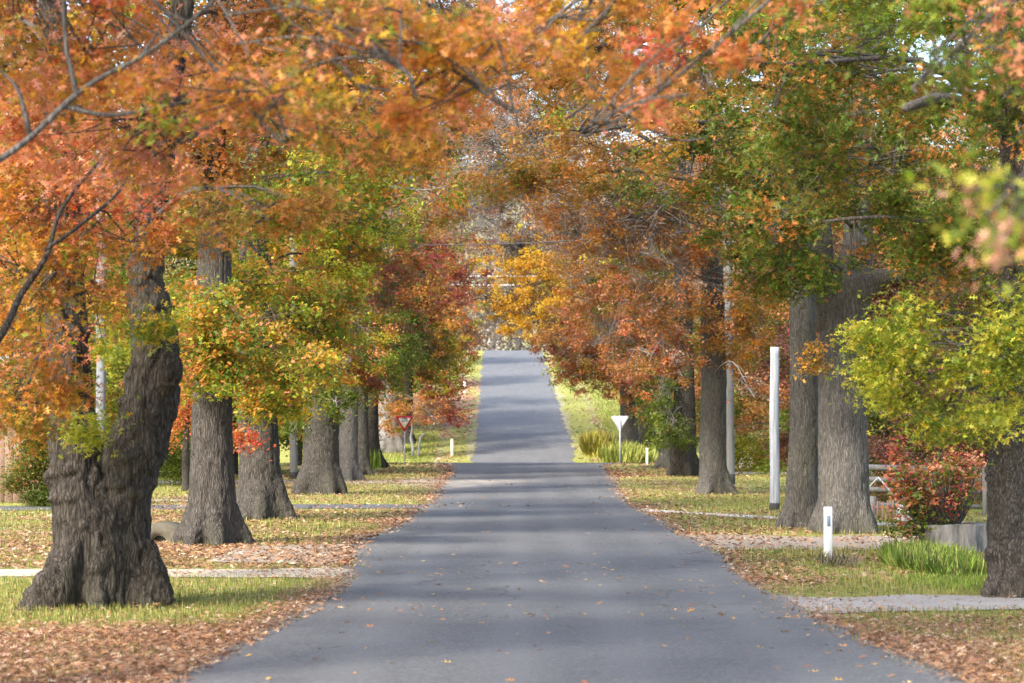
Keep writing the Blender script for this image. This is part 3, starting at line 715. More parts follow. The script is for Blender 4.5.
R3 = T('oak_tree', 'straight tall grey oak halfway along the right row, left of the grey timber pole', GR,
       [stem_px([(714, 496, 32), (713, 480, 29), (713, 440, 27), (714, 380, 26), (713, 330, 25), (712, 200, 20)], 72.7, UP)], 'bark_grey', 'twig_far', voxel=.055, roots=6, furrow=.014, flare=.5)
B(R3, 680, 275, 71, 85, 70, 'rustmix', 1.4, .14, 1)
B(R3, 615, 215, 71, 80, 70, 'twiggy', .8, .14, 1, bare=200)
B(R3, 752, 392, 66, 40, 24, 'rustmix', 1.2, .135, 1, dz=.6, rmax=.022)
B(R3, 655, 355, 70, 50, 45, 'rustcrim', 1.4, .14, 1)
B(R3, 745, 325, 72, 50, 50, 'bronzy', 1.4, .14, 1)
B(R3, 690, 200, 70, 100, 60, 'rustmix', .9, .14, 1, bare=200)
B(R3, 510, 150, 69, 70, 50, 'twiggy', .5, .13, 1, clumpr=.4, bare=170); B(R3, 560, 60, 68, 110, 60, 'rustmix', .8, .14, 1, bare=200)
B(R3, 545, 130, 66, 70, 50, 'twiggy', .6, .13, 1, bare=170); B(R3, 690, 60, 70, 130, 70, 'bronzy', 1.0, .14, 1); B(R3, 790, 120, 74, 90, 80, 'dkgreenor', 1.2, .14, 1)
B(R3, 570, 105, 73, 70, 55, 'rustmix', 1.0, .14, 1, bare=120); B(R3, 620, 20, 74, 100, 40, 'orangemix', 1.2, .14, 1)
R3.auto(8, 17, 5, 20, ['rustmix', 'twiggy', 'orangemix'], .2, 2, .9, True)
R4 = T('oak_tree', 'dark trunk under low dark green leaves beside the straight tall grey oak on the right', GR,
       [stem_px([(685, 480, 28), (684, 460, 26), (684, 420, 24), (684, 360, 20), (682, 220, 15)], 97, UP)], 'bark_dark', 'twig_far', voxel=.07, roots=5)
B(R4, 668, 425, 95, 34, 28, 'darkgreen', 2.0, .16, 1, dz=.8); B(R4, 662, 392, 96, 30, 28, 'darkgreen', 1.8, .16, 1, dz=.6)
B(R4, 620, 330, 96, 65, 50, 'rustcrim', 1.6, .16, 1); B(R4, 640, 300, 100, 55, 55, 'darkgreen', 1.5, .16, 1)
B(R4, 505, 190, 95, 50, 45, 'twiggy', .5, .15, 1, clumpr=.4, bare=200); B(R4, 570, 220, 95, 60, 60, 'twiggy', .6, .15, 1, bare=200)
R4.auto(7, 18, 5, 18, ['rustcrim', 'twiggy', 'orangemix'], .22, 2, .9, True)
R5 = T('oak_tree', 'slim pale brown trunk peeping out left of the dark trunk on the right verge', GR,
       [stem_px([(665, 472, 17), (666, 450, 14), (667, 420, 13), (664, 360, 12), (655, 240, 10)], 111, UP)], 'bark_grey', 'twig_far', voxel=.08, roots=4)
B(R5, 570, 345, 109, 42, 42, 'rustcrim', 1.6, .17, 1); B(R5, 600, 372, 109, 42, 26, 'rustcrim', 1.8, .17, 1); B(R5, 590, 280, 111, 50, 50, 'bronzy', 1.3, .17, 1)
B(R5, 495, 130, 109, 60, 55, 'twiggy', 1.0, .17, 1, clumpr=.5, bare=260); B(R5, 530, 180, 110, 50, 40, 'twiggy', .9, .17, 1, clumpr=.5, bare=200); B(R5, 480, 60, 112, 60, 50, 'orangemix', 1.1, .17, 1, bare=120)
R5.auto(7, 18, 5, 16, ['goldmix', 'twiggy', 'rustcrim'], .22, 2, .8, True)
R6 = T('oak_tree', 'broad grey trunk behind the right give way sign leaning gold leaves over the road', GR,
       [stem_px([(629, 461, 22), (629, 440, 19), (629, 410, 18), (625, 340, 15), (615, 230, 12)], 140, UP)], 'bark_grey', voxel=.1, roots=4)
B(R6, 540, 290, 137, 48, 40, 'goldmix', 1.6, .18, 1); B(R6, 520, 255, 139, 48, 32, 'goldmix', 1.2, .18, 1, bare=170); B(R6, 512, 300, 139, 34, 28, 'goldmix', 1.1, .18, 1, bare=200); B(R6, 560, 325, 136, 40, 30, 'goldmix', 1.5, .18, 1); B(R6, 515, 325, 138, 22, 16, 'goldmix', 1.2, .18, 1)
B(R6, 585, 365, 137, 40, 34, 'rustcrim', 1.8, .19, 2); B(R6, 570, 370, 134, 26, 30, 'olivegreen', 1.3, .19, 2)
B(R6, 650, 380, 138, 40, 40, 'rustcrim', 1.8, .19, 2)
R6.auto(7, 19, 5.5, 16, ['goldmix', 'twiggy', 'bronzy'], .24, 2, .8, True)
R7 = T('oak_tree', 'second grey trunk just right of the trunk behind the right give way sign', GR,
       [stem_px([(647, 460, 20), (647, 440, 16), (646, 410, 15), (648, 340, 13), (652, 230, 10)], 144, UP)], 'bark_mid', voxel=.1, roots=4)
R7.auto(5.5, 19, 5.5, 18, ['rustcrim', 'bronzy', 'twiggy'], .24, 2, 1.0, True)

# --- trees up the far hill on both sides
GF = 'trees lining the far hill road'
for i, (x, y, h, mx, lab) in enumerate([
        (-8.2, 166, 13, ['crimsonmix', 'greenmix'], 'crimson and green tree at the foot of the far hill, left of the road'),
        (-9.0, 188, 14, ['greenmix', 'twiggy'], 'greenish half bare tree partway up the far hill on the left'),
        (-8.2, 212, 13, ['twiggy', 'rustcrim'], 'rusty tree with bare twigs near the top of the far hill on the left'),
        (8.4, 165, 13, ['rustcrim', 'bronzy'], 'rust red tree at the foot of the far hill, right of the road'),
        (8.6, 190, 14, ['goldmix', 'twiggy'], 'golden half bare tree partway up the far hill on the right'),
        (8.8, 216, 13, ['twiggy', 'rustmix'], 'brown twiggy tree near the top of the far hill on the right')]):
    g = float(gz(x, y))
    t = T('roadside_tree', lab, GF, [[(x, y, g, .45), (x, y, g + 3, .34), (x + .2, y, g + 7, .2), (x, y, g + h * .9, .06)]], 'bark_mid', 'twig_far', voxel=.12, roots=4)
    t.auto(g + 3.0, g + h, 4.2, 16, mx, .26, 2, 1.1, True)
# bare trees on the ridge
GB = 'bare trees on the ridge'
bl = ['bare grey tree on the ridge straight above the end of the road', 'bare purplish tree on the ridge just left of the road top', 'bare tree with a few orange leaves on the ridge right of the road top',
      'spreading bare tree farther left along the ridge', 'spreading bare tree farther right along the ridge', 'tall bare tree at the far left of the ridge', 'tall bare tree at the far right of the ridge',
      'pale bare tree behind the first one over the road', 'narrow bare tree between two others on the ridge left of the road', 'narrow bare tree between two others on the ridge right of the road']
bx = [(0.6, 283), (-5.5, 272), (5.2, 270), (-15, 262), (16, 262), (-25, 256), (26, 258), (3.2, 305), (-2.6, 300), (-9, 255)]
for (x, y), lab in zip(bx, bl):
    g = float(gz(x, y)); h = rng.uniform(20, 27)
    t = T('bare_tree', lab, GB, [[(x, y, g, .4), (x + .3, y, g + 4, .3), (x, y, g + 9, .18), (x - .3, y, g + h, .03)]], 'twig_far', 'twig_far', voxel=None, roots=0)
    mbs = MB()
    for k in range(36):
        z = g + 2 + (h - 3.5) * (k + rng.random()) / 36; a = rng.uniform(0, 6.28); L = (1.2 - .7 * (z - g) / h) * rng.uniform(3.5, 6.5)
        p0 = t.axis_at(z)[:3]; dirv = np.array([math.cos(a), math.sin(a), rng.uniform(.35, 1.0)]); dirv /= np.linalg.norm(dirv)
        p1 = p0 + dirv * L; cc = catmull([p0, (p0 + p1) / 2 + rng.normal(size=3) * .25, p1], 7); mbs.tube(cc, np.linspace(.085, .026, 7), 4, False)
        for q in range(12):
            b0 = cc[rng.integers(2, 7)]; d2 = dirv * .6 + rng.normal(size=3) * .55; d2[2] += .25; l2 = rng.uniform(.7, 2.0); b1 = b0 + d2 * l2
            mbs.tube(catmull([b0, (b0 + b1) / 2 + rng.normal(size=3) * .1, b1], 4), np.linspace(.032, .016, 4), 3, False)
            for w in range(5):
                e0 = b0 + (b1 - b0) * rng.uniform(.3, 1); e1 = e0 + (d2 * .5 + rng.normal(size=3) * .5) * .9
                mbs.tube([e0, (e0 + e1) / 2, e1], [.018, .015, .012], 3, False)
    t.limbs.append(mbs)
    n = 700; pos = np.stack([x + rng.normal(size=n) * 2.6, y + rng.normal(size=n) * 2.6, g + rng.uniform(3, h * .9, n)], 1)
    t.batches.append((pos, rand_rot(n), rng.uniform(.16, .34, n), colours('twiggy', n), TEMPL[2]))

# --- garden trees behind the rows
GG = 'garden trees and shrubs behind the rows'
def garden(label, px, py0, d, h, rc, mxs, n=14, leaf=.2, z0=1.2, name='garden_tree', cover=1.3, twigs=False, r=.16):
    x = (px - 512) / F * d; g = float(gz(x, d))
    t = T(name, label, GG, [[(x, d, g, r), (x, d, g + h * .3, r * .8), (x + .1, d, g + h * .6, r * .5), (x, d, g + h * .85, .03)]], 'bark_mid', voxel=None if 'shrub' in name else (.09 if d < 80 else .12), roots=3)
    t.cat = 'shrub' if 'shrub' in name else 'tree'
    t.auto(g + z0, g + h, rc, n, mxs, leaf, 2, cover, twigs, rr=(rc * .35, rc * .55)); return t
garden('dark green garden tree showing between fence and forked trunk at far left', 10, 0, 82, 11, 4.5, ['garden', 'olivegreen'], 18)
garden('red orange maple glowing behind the second left oak', 186, 0, 76, 5.2, 1.5, ['maple'], 10, .13, 2.0)
garden('tall olive tree filling the gap behind the forked oak', 120, 0, 95, 13, 4.5, ['olivegreen', 'ygreenmix'], 18)
garden('tall green tree behind the second and third left oaks', 235, 0, 100, 14, 5, ['garden', 'olivegreen', 'greenmix'], 20)
garden('rusty tree beyond the fourth left oak', 300, 0, 118, 14, 5, ['rustcrim', 'garden'], 18)
garden('tall dark tree far behind the slim left trunks', 345, 0, 150, 17, 6, ['garden', 'twiggy', 'crimsong'], 20, .26)
garden('big green tree at the left end of the gardens', -30, 0, 105, 14, 5.5, ['olivegreen', 'orangemix'], 16, .24)
garden('dark purple leaved tree behind the rail fence on the right', 905, 0, 68, 7, 3.2, ['mauvedark'], 26, .15, .9, cover=2.0)
garden('dark green and purple tree behind the yellow leaves at the right edge', 990, 0, 66, 8, 3.2, ['mauvedark', 'mauvedark', 'darkgreen'], 26, .15, .6, cover=2.0)
garden('bushy green tree behind the white pole', 790, 0, 116, 11, 4.2, ['garden', 'rustmix'], 20, .2, .8)
garden('brownish tree right of the tall grey oak', 745, 0, 128, 12, 4.5, ['rustcrim', 'garden'], 20, .22, .8)
garden('tall rust tree behind the double trunked oak', 850, 0, 100, 14, 5, ['rustmix', 'mauvedark'], 20, .22, 3.5)
garden('tall green tree at the right end of the gardens', 960, 0, 110, 16, 5.5, ['olivegreen', 'orangemix', 'garden'], 20, .24, 3.5)
garden('tall orange tree far behind the right row', 700, 0, 160, 17, 6, ['orangemix', 'twiggy'], 18, .26)
garden('leafy evergreen shrub before the brown fence at far left', 38, 0, 62, 3.1, .5, ['darkgreen', 'olivegreen', 'garden'], 16, .10, .1, 'garden_shrub', 1.5, r=.05)
garden('dark clipped shrub behind the letterbox on the left', 182, 0, 82, 1.6, 1.1, ['darkgreen'], 12, .10, .3, 'garden_shrub', 1.6, r=.04)
garden('low dark shrub right of the white pole', 797, 0, 96, 3.0, 1.2, ['darkgreen'], 12, .12, .3, 'garden_shrub', 1.5, r=.05)
garden('bright green low shrub in front of the two garden posts', 762, 0, 106, 1.3, 1.3, ['ygreenmix', 'greenmix'], 12, .12, .2, 'garden_shrub', 1.4, r=.03)
garden('dark purple green shrub under the purple tree behind the rail fence', 885, 0, 62, 2.6, 1.3, ['mauvedark', 'darkgreen'], 12, .11, .2, 'garden_shrub', 1.5, r=.05)
garden('rounded dark shrub left of the cut stump by the rail fence', 940, 0, 60, 2.8, 1.3, ['mauvedark'], 12, .11, .2, 'garden_shrub', 1.5, r=.05)

for t in trees: t.finish()

# red shrub growing over the stump
sx, sy = P(950, 0, 38.4)[:2]
def shrub(name, label, loc, specs, leaf, cat='shrub', stemr=.012):
    root = empty(name, loc, label, cat); mb = MB(); bt = []
    loc = np.array(loc)
    for c, r, mx, n in specs:
        c = np.array(c); r = np.array(r); nc = max(3, n // 14)
        u = rng.normal(size=(nc, 3)); u /= np.linalg.norm(u, axis=1)[:, None]; cp = c + u * r * (rng.random(nc) ** .4)[:, None]
        for q in cp:
            b0 = np.array([c[0] * .35, c[1] * .35, 0]) + rng.normal(size=3) * [.05, .05, 0]
            mb.tube(catmull([b0, (b0 + q) / 2 + rng.normal(size=3) * .05, q], 6), np.linspace(stemr, .003, 6), 4, False)
        ci = np.repeat(np.arange(nc), 14); g = rng.normal(size=(nc * 14, 3)) * .085
        bt.append((cp[ci] + g, rand_rot(nc * 14), leaf * rng.uniform(.6, 1.3, nc * 14), colours(mx, nc * 14, ci), TEMPL[1]))
    mb.build('stem', M['twig'], root, True); leaves_obj('foliage', bt, M['leaf'], root)
shrub('red_shrub', 'red and green leafy shrub sprouting above the big grey stump', (sx, sy, .35),
      [((-.15, 0, .75), (.62, .5, .45), 'shrubred', 1700), ((-.75, -.1, .75), (.3, .3, .75), 'shrubred', 800), ((-.85, 0, 1.3), (.16, .16, .35), 'crimsonmix', 160), ((.2, 0, 1.05), (.35, .3, .35), 'shrubred', 500), ((-.55, -.1, .15), (.5, .35, .35), 'garden', 700)], .085)

# ------------------------------------------------------------------ ground, roads
LE = np.array([(-30, -2.95), (10, -2.95), (18.9, -2.82), (22.7, -2.62), (25.5, -2.44), (29.8, -2.2), (33, -2.3), (38, -2.62), (43, -2.75), (49, -2.45), (59, -2.3), (67, -2.2), (78, -2.4), (98, -2.55), (112, -2.8), (119, -3.2), (124, -4.2)])
RE = np.array([(-30, 3.7), (10, 3.7), (18.9, 3.68), (22.7, 3.38), (26.5, 3.27), (29.8, 3.1), (34, 3.27), (38, 3.45), (43, 3.3), (47.5, 3.3), (53, 3.3), (63, 3.05), (73, 3.35), (83, 3.6), (94, 4.0), (104, 4.2), (117, 4.5), (124, 5.6)])
LE2 = np.array([(131, -3.2), (134, -2.2), (143, -2.15), (160, -2.3), (232, -2.75), (262, -2.9), (300, -3)])
RE2 = np.array([(131, 4.4), (134, 3.5), (143, 3.6), (160, 3.4), (232, 3.0), (262, 2.8), (300, 2.8)])
def left_edge(y): return np.interp(y, LE[:, 0], LE[:, 1])
def right_edge(y): return np.interp(y, RE[:, 0], RE[:, 1])

def zones(x, y):
    """how much litter and bare dirt the ground carries at x, y (0..1)"""
    nz = fbm2(x, y, .55, 3, 4); nz2 = fbm2(x, y, .18, 5, 3); nz3 = fbm2(x, y, 1.6, 8, 3)
    lit = .02 + .9 * (nz - .42) + .35 * (nz2 - .45)
    # thick drift beside the road at the near left and right
    dl = left_edge(y) - x; dr = x - right_edge(y)
    lit = lit + (.52 + 1.1 * (nz3 - .5)) * sstep(24.9, 23.2, y + .12 * (x + 5) + 1.2 * (nz - .5)) * (x < 0) + (.42 + .9 * (nz3 - .5)) * sstep(26.0, 24.0, y + .8 * (nz - .5)) * (x > 0)
    lit = lit + .20 * (x < 0) * sstep(2.6, .2, dl) * sstep(16, 30, y) * (y < 34) + .3 * np.exp(-np.abs(dl) / .5) * (x < 0) + .3 * np.exp(-np.abs(dr) / .5) * (x > 0)
    lit = lit + (.22 + .5 * (nz3 - .5)) * (x < 0) * sstep(34, 37, y) * sstep(125, 110, y) * sstep(-14, -8, x)
    lit = lit + .14 * (x > 0) * sstep(31, 35, y) * sstep(125, 110, y) * sstep(11, 7, x)
    lit = lit - .75 * sstep(1.3, .3, np.abs(y - 28.6) / 3.4) * (x < -2.2) * sstep(.2, 1.0, dl)       # green strip by the forked oak
    lit = lit - .5 * (x > 4.2) * (y > 28.6) * (y < 36)
    lit = lit + .1 * sstep(244, 255, y) + (.42 + .6 * (nz3 - .5)) * (x < -1.5) * sstep(146, 158, y) * sstep(205, 190, y)
    dirt = .15 + .2 * sstep(240, 255, y) + .25 * sstep(134, 140, y) * np.exp(-np.minimum(np.abs(x + 2.4), np.abs(x - 3.5)) / .4) + .5 * (nz3 - .4) + .25 * np.exp(-np.abs(dl) / .35) * (x < 0) + .22 * np.exp(-np.abs(dr) / .35) * (x > 0)
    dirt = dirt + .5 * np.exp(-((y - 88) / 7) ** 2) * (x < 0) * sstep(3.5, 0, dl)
    return np.clip(lit, 0, 1), np.clip(dirt, 0, 1)

def grid_sheet(name, xs, ys, mat, dz=0.0, kind='structure', attrf=None, hillx=False):
    X, Y = np.meshgrid(xs, ys); Z = gz(X, Y) + dz
    if hillx: Z = Z + 6 * sstep(40, 160, np.abs(X)) * sstep(60, 200, Y) + 0.0
    v = np.stack([X.ravel(), Y.ravel(), Z.ravel()], 1); nx, ny = len(xs), len(ys)
    i = (np.arange(ny - 1)[:, None] * nx + np.arange(nx - 1)[None, :]).ravel()
    q = np.stack([i, i + 1, i + nx + 1, i + nx], 1).ravel()
    at = attrf(X.ravel(), Y.ravel()) if attrf else None
    o = mesh_from(name, v, None, q, np.full(len(i), 4), mat, attrs=at, smooth=True); return tag(o, kind=kind)
xs = np.concatenate([np.linspace(-400, -40, 13)[:-1], np.linspace(-40, -14, 27)[:-1], np.arange(-14, 14, .25), np.linspace(14, 40, 27), np.linspace(40, 400, 13)[1:]])
ys = np.concatenate([np.linspace(-60, 8, 18)[:-1], np.arange(8, 150, .5), np.arange(150, 300, 2.0), np.linspace(300, 1500, 40)])
def gat(x, y):
    l, d = zones(x, y); return dict(litter=l, dirt=d)
grid_sheet('ground', xs, ys, M['ground'], 0, attrf=gat, hillx=True)

def strip(name, rows, mat, dz, n=24, attrf=None, wob=.12, seed=1, along='y'):
    """rows of (s, lo, hi); sheet between lo and hi, draped; edges wobble"""
    rows = np.array(rows, float)
    lo = rows[:, 1] + wob * 2 * (fbm2(rows[:, 0], np.full(len(rows), 3.), 1.1, seed, 4) - .5)
    hi = rows[:, 2] + wob * 2 * (fbm2(rows[:, 0], np.full(len(rows), 9.), 1.1, seed + 1, 4) - .5)
    t = np.linspace(0, 1, n)[None, :]; A = lo[:, None] * (1 - t) + hi[:, None] * t; S = np.repeat(rows[:, :1], n, 1)
    X, Y = (A, S) if along == 'y' else (S, A)
    v = np.stack([X.ravel(), Y.ravel(), (gz(X, Y) + dz).ravel()], 1); m = len(rows)
    i = (np.arange(m - 1)[:, None] * n + np.arange(n - 1)[None, :]).ravel()
    q = np.stack([i, i + 1, i + n + 1, i + n], 1)
    if along != 'y': q = q[:, ::-1]
    o = mesh_from(name, v, None, q.ravel(), np.full(len(i), 4), mat, attrs=attrf(X.ravel(), Y.ravel()) if attrf else None, smooth=True)
    return tag(o, kind='structure')
def dust_sun(x, y):
    d = 2.2 * np.exp(-((y - 87 - 1.0 * x) / 4) ** 2) * sstep(1.5, -2.5, x) + .8 * np.exp(-((y - 80) / 3.5) ** 2) * sstep(-.8, -2.4, x)  # tan gravel wash, with the sunlit patch on the road painted in
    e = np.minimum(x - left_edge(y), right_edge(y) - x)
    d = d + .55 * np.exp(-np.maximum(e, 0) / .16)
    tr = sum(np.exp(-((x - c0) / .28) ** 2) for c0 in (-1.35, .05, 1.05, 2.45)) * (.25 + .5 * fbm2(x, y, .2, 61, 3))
    return dict(dust_sun=np.clip(d, 0, 1), track=np.clip(tr, 0, .6))
yy = np.arange(-30, 124.01, .25)
strip('road', np.stack([yy, left_edge(yy), right_edge(yy)], 1), M['road'], .020, 41, dust_sun, .20, 4)
yy = np.arange(131, 300, .5)
strip('road', np.stack([yy, np.interp(yy, LE2[:, 0], LE2[:, 1]), np.interp(yy, RE2[:, 0], RE2[:, 1])], 1), M['road_sunlit'], .020, 24, lambda x, y: dict(dust_sun=np.zeros(len(x))), .42, 6)
xx = np.arange(-70, 70, 1.0)
strip('side_street', np.stack([xx, np.full(len(xx), 123.2), np.full(len(xx), 131.8)], 1), M['road'], .026, 18, lambda x, y: dict(dust_sun=np.zeros(len(x))), .15, 7, 'x')
def drive(name, x0, x1, fy0, fy1, mat, dz=.012, wob=.25, seed=1, n=14):
    xx = np.arange(x0, x1, .25); strip(name, np.stack([xx, [fy0(a) for a in xx], [fy1(a) for a in xx]], 1), mat, dz, n, None, wob, seed, 'x')
drive('driveway', -16, -2.15, lambda x: 32.3 - .35 * max(0, x + 3.2), lambda x: 34.0 + .5 * max(0, x + 3.4), M['sand'], seed=11, wob=.38)
drive('driveway', -4.6, -2.4, lambda x: 35.2 + .5 * max(0, -3 - x), lambda x: 41.5 - .6 * max(0, -3.2 - x), M['dirt'], seed=12, wob=.8)
drive('driveway', -24, -2.1, lambda x: 58.8 + .18 * (x + 12) if x < -6 else 60.0, lambda x: 62.0 + .18 * (x + 12) if x < -6 else 63.2, M['road'], seed=13)
drive('driveway', -16, -2.2, lambda x: 85, lambda x: 90, M['dirt'], seed=14, wob=.6)
drive('driveway', 3.1, 14, lambda x: 26.4 - .35 * max(0, 4.2 - x), lambda x: 28.5 + .25 * max(0, 4.2 - x), M['gravel'], seed=15, wob=.75)
drive('driveway', 3.3, 12, lambda x: 39.6, lambda x: 44.6 + .5 * max(0, 4.3 - x), M['dirt'], seed=16, wob=.8)
drive('driveway', 3.2, 14, lambda x: 57.0 - 1.9 * (x - 3.7), lambda x: 58.6 - 1.85 * (x - 3.7) + .6 * max(0, 4.0 - x), M['path'], seed=17, wob=.12)
drive('footpath', 8.2, 30, lambda x: 101, lambda x: 103, M['path'], seed=18, wob=.1)
drive('footpath', -30, -8, lambda x: 66.0, lambda x: 67.0, M['path'], seed=19, wob=.1)

# fallen leaves
def scatter(n, x0, x1, y0, y1, dens, near=True):
    u = rng.random(n); y = 1 / (1 / y0 + (1 / y1 - 1 / y0) * u) if near else rng.uniform(y0, y1, n)
    x = rng.uniform(x0, x1, n); k = rng.random(n) < dens(x, y); return x[k], y[k]
bt = []
def notdrive(x, y):
    return ~(((x < 0) & (y > 32) & (y < 34.3)) | ((x > 0) & (y > 26.3) & (y < 28.6)) | ((x > 0) & (y > 39.5) & (y < 45)) | ((x < 0) & (x > -4.6) & (y > 35.2) & (y < 41)) | ((x < 0) & (y > 58.5) & (y < 63.4)) | ((x > 3) & (y > 57.2 - 1.9 * (x - 3.7)) & (y < 58.6 - 1.85 * (x - 3.7))))
def litter_batch(n, x0, x1, y0, y1, dens, size, tm, hi=.03, cols=None):
    x, y = scatter(n, x0, x1, y0, y1, dens); m = len(x)
    if m == 0: return
    rot = rand_rot(m, 1.5); z = gz(x, y) + .016 + rng.random(m) * hi
    pal = np.array([(.34, .18, .11), (.25, .125, .08), (.42, .27, .17), (.15, .08, .052), (.22, .105, .068), (.55, .42, .30), (.38, .19, .08), (.30, .15, .08)])
    if cols is not None: pal = np.array(cols)
    c = pal[rng.integers(len(pal), size=m)] * rng.uniform(.7, 1.3, (m, 1))
    bt.append((np.stack([x, y, z], 1), rot, size * rng.uniform(.6, 1.3, m), c, tm))
offroad = lambda x, y: (x < left_edge(y) + .12 + .25 * (rng.random(len(x)) ** 3)) | (x > right_edge(y) - .12 - .25 * (rng.random(len(x)) ** 3))
def ldens(x, y): return np.where(offroad(x, y), np.clip(zones(x, y)[0] * 1.15 - .04, .07, 1), 0) * np.where(notdrive(x, y), 1, .42)
litter_batch(120000, -6.6, -2.0, 15, 34, ldens, .072, TEMPL[0], .05)
litter_batch(60000, 3.0, 6.8, 15, 34, ldens, .072, TEMPL[0], .05)
litter_batch(90000, -12, -1.9, 34, 100, ldens, .10, TEMPL[1])
litter_batch(80000, 3.0, 11, 31, 100, ldens, .10, TEMPL[1])
litter_batch(22000, -12, 12, 95, 124, ldens, .16, TEMPL[2])
litter_batch(26000, -9, 10, 134, 240, lambda x, y: np.where((x < -2.6) | (x > 3.7), zones(x, y)[0] * .8, 0), .24, TEMPL[2])
tag(leaves_obj('fallen_leaves', bt, M['litter']), 'brown and orange fallen leaves lying on both verges', 'leaves', kind='stuff'); bt = []
edge = lambda x, y: np.clip(.06 + .75 * np.exp(-(x - left_edge(y)) / .35) + .75 * np.exp(-(right_edge(y) - x) / .5) + .35 * (fbm2(x, y, .35, 21, 2) > .58), 0, 1)
litter_batch(3600, -2.6, 3.6, 14, 70, lambda x, y: edge(x, y) * (x > left_edge(y)) * (x < right_edge(y)), .10, TEMPL[0], .012,
             [(.42, .22, .09), (.50, .30, .05), (.36, .13, .05), (.5, .36, .2), (.45, .2, .04)])
litter_batch(500, -2.4, 3.8, 60, 123, lambda x, y: edge(x, y), .14, TEMPL[1], .012)
tag(leaves_obj('road_leaves', bt, M['litter']), 'loose yellow and brown leaves dotted over the grey road', 'leaves', kind='stuff')

# grass
gb = []
def grass_batch(n, x0, x1, y0, y1, dens, hgt, cols, lean=.45, wide=1.0):
    x, y = scatter(n, x0, x1, y0, y1, dens); m = len(x)
    if m == 0: return
    a = rng.uniform(0, 2 * np.pi, m); up = np.stack([np.cos(a) * lean * rng.random(m), np.sin(a) * lean * rng.random(m), np.ones(m)], 1); up /= np.linalg.norm(up, axis=1)[:, None]
    b = np.stack([-np.sin(a), np.cos(a), np.zeros(m)], 1); b -= (b * up).sum(1)[:, None] * up; b /= np.linalg.norm(b, axis=1)[:, None]
    rot = np.stack([up, b, np.cross(up, b)], 2); pal = np.array(cols)
    c = pal[rng.integers(len(pal), size=m)] * rng.uniform(.7, 1.3, (m, 1)); tm = BLADE.copy(); tm[:, 1] *= wide
    gb.append((np.stack([x, y, gz(x, y) + .0], 1), rot, hgt * rng.uniform(.5, 1.4, m), c, tm))
GC = [(.16, .22, .04), (.24, .29, .055), (.34, .34, .09), (.48, .43, .18), (.14, .19, .04)]
LUSH = [(.24, .40, .05), (.30, .46, .06), (.18, .32, .04), (.40, .50, .10)]
def gd(x, y):
    l, d = zones(x, y); return np.where(offroad(x, y), np.clip(.95 - l * 1.0 - d * .9, .03, 1), 0)
g2 = lambda x, y: gd(x, y) * notdrive(x, y)
grass_batch(70000, -8, -2, 18, 40, g2, .075, GC, .6)
grass_batch(50000, 3, 8.5, 18, 40, g2, .075, GC, .6)
grass_batch(60000, -14, -2, 40, 110, g2, .09, GC, .6, 1.6)
grass_batch(60000, 3, 14, 36, 110, g2, .09, GC, .6, 1.6)
blob = lambda cx, cy, rx, ry: (lambda x, y: np.clip(1.5 - 1.5 * ((x - cx) / rx) ** 2 - 1.5 * ((y - cy) / ry) ** 2, 0, 1))
grass_batch(42000, 4.5, 6.9, 30.6, 38, lambda x, y: blob(6.0, 34.4, .62, 3.0)(x, y) ** 1.5 * (.35 + .9 * (fbm2(x, y, 2.2, 41, 2) > .45)), .27, LUSH + [(.40, .38, .14), (.34, .42, .09)], 1.5, .20)
grass_batch(15000, 4.2, 7.2, 29.0, 33, blob(5.9, 31, 1.0, 1.7), .08, LUSH, 1.2, .4)
grass_batch(1400, 4.3, 5.4, 33.5, 36.3, blob(4.72, 34.9, .32, .8), .20, [(.22, .19, .13), (.14, .15, .07), (.3, .26, .18)], 1.4, .4)
grass_batch(14000, 5.0, 9.0, 124 - 3, 139, blob(6.4, 134.5, 1.6, 3.0), .85, [(.40, .48, .08), (.32, .42, .06), (.52, .52, .14)], .9, .25)
grass_batch(9000, 3.8, 6.2, 136, 141, blob(4.95, 138.5, .85, 1.5), 1.05, [(.62, .56, .10), (.70, .64, .18), (.50, .50, .09)], .9, .25)
grass_batch(30000, -8, -2.3, 134, 200, lambda x, y: gd(x, y) * (x < -2.3), .16, GC + LUSH, .8, 1.5)
grass_batch(30000, 3.5, 9, 134, 200, lambda x, y: gd(x, y) * (x > 3.6), .18, GC + LUSH, .8, 1.5)
grass_batch(600, -7.4, -6.0, 108, 113.5, blob(-6.5, 111.6, .6, .9), .7, LUSH, .6, 1.2)
tag(leaves_obj('grass', gb, M['grass']), 'short green and yellow grass growing on the verges', 'grass', kind='stuff')

# ------------------------------------------------------------------ built things
# guide posts
def guide_post(px, py, d, h, w, label, rz=.1, red=False):
    p = P(px, py, d); g = float(gz(p[0], d)); r = empty('guide_post', (p[0], d, g), label, 'guide post', 'white guide posts beside the road', rz)
    mb = MB(); mb.box((0, 0, h / 2 - .1), (w, w * .32, h + .2), 0, .008); mb.build('post', M['white'], r)
    if red:
        m2 = MB(); m2.box((0, -w * .16 - .004, h * .74), (w * .42, .008, h * .20), 0, .003); m2.build('reflector', M['bluegrey'], r)
guide_post(828, 560, 36.4, .82, .13, 'white flat guide post with dark reflector strip on the near right verge', .25, True)
guide_post(452, 459, 138, 1.0, .16, 'small white guide post on the sunny far left verge by the road foot')
guide_post(459, 393, 182, .85, .16, 'tiny white post high on the far left verge, left one of a pair')
guide_post(464.5, 393, 183, .85, .16, 'tiny white post high on the far left verge, right one of a pair')
guide_post(647, 458, 118, .85, .11, 'thin leaning white stake in grass right of the give way sign back', .1)

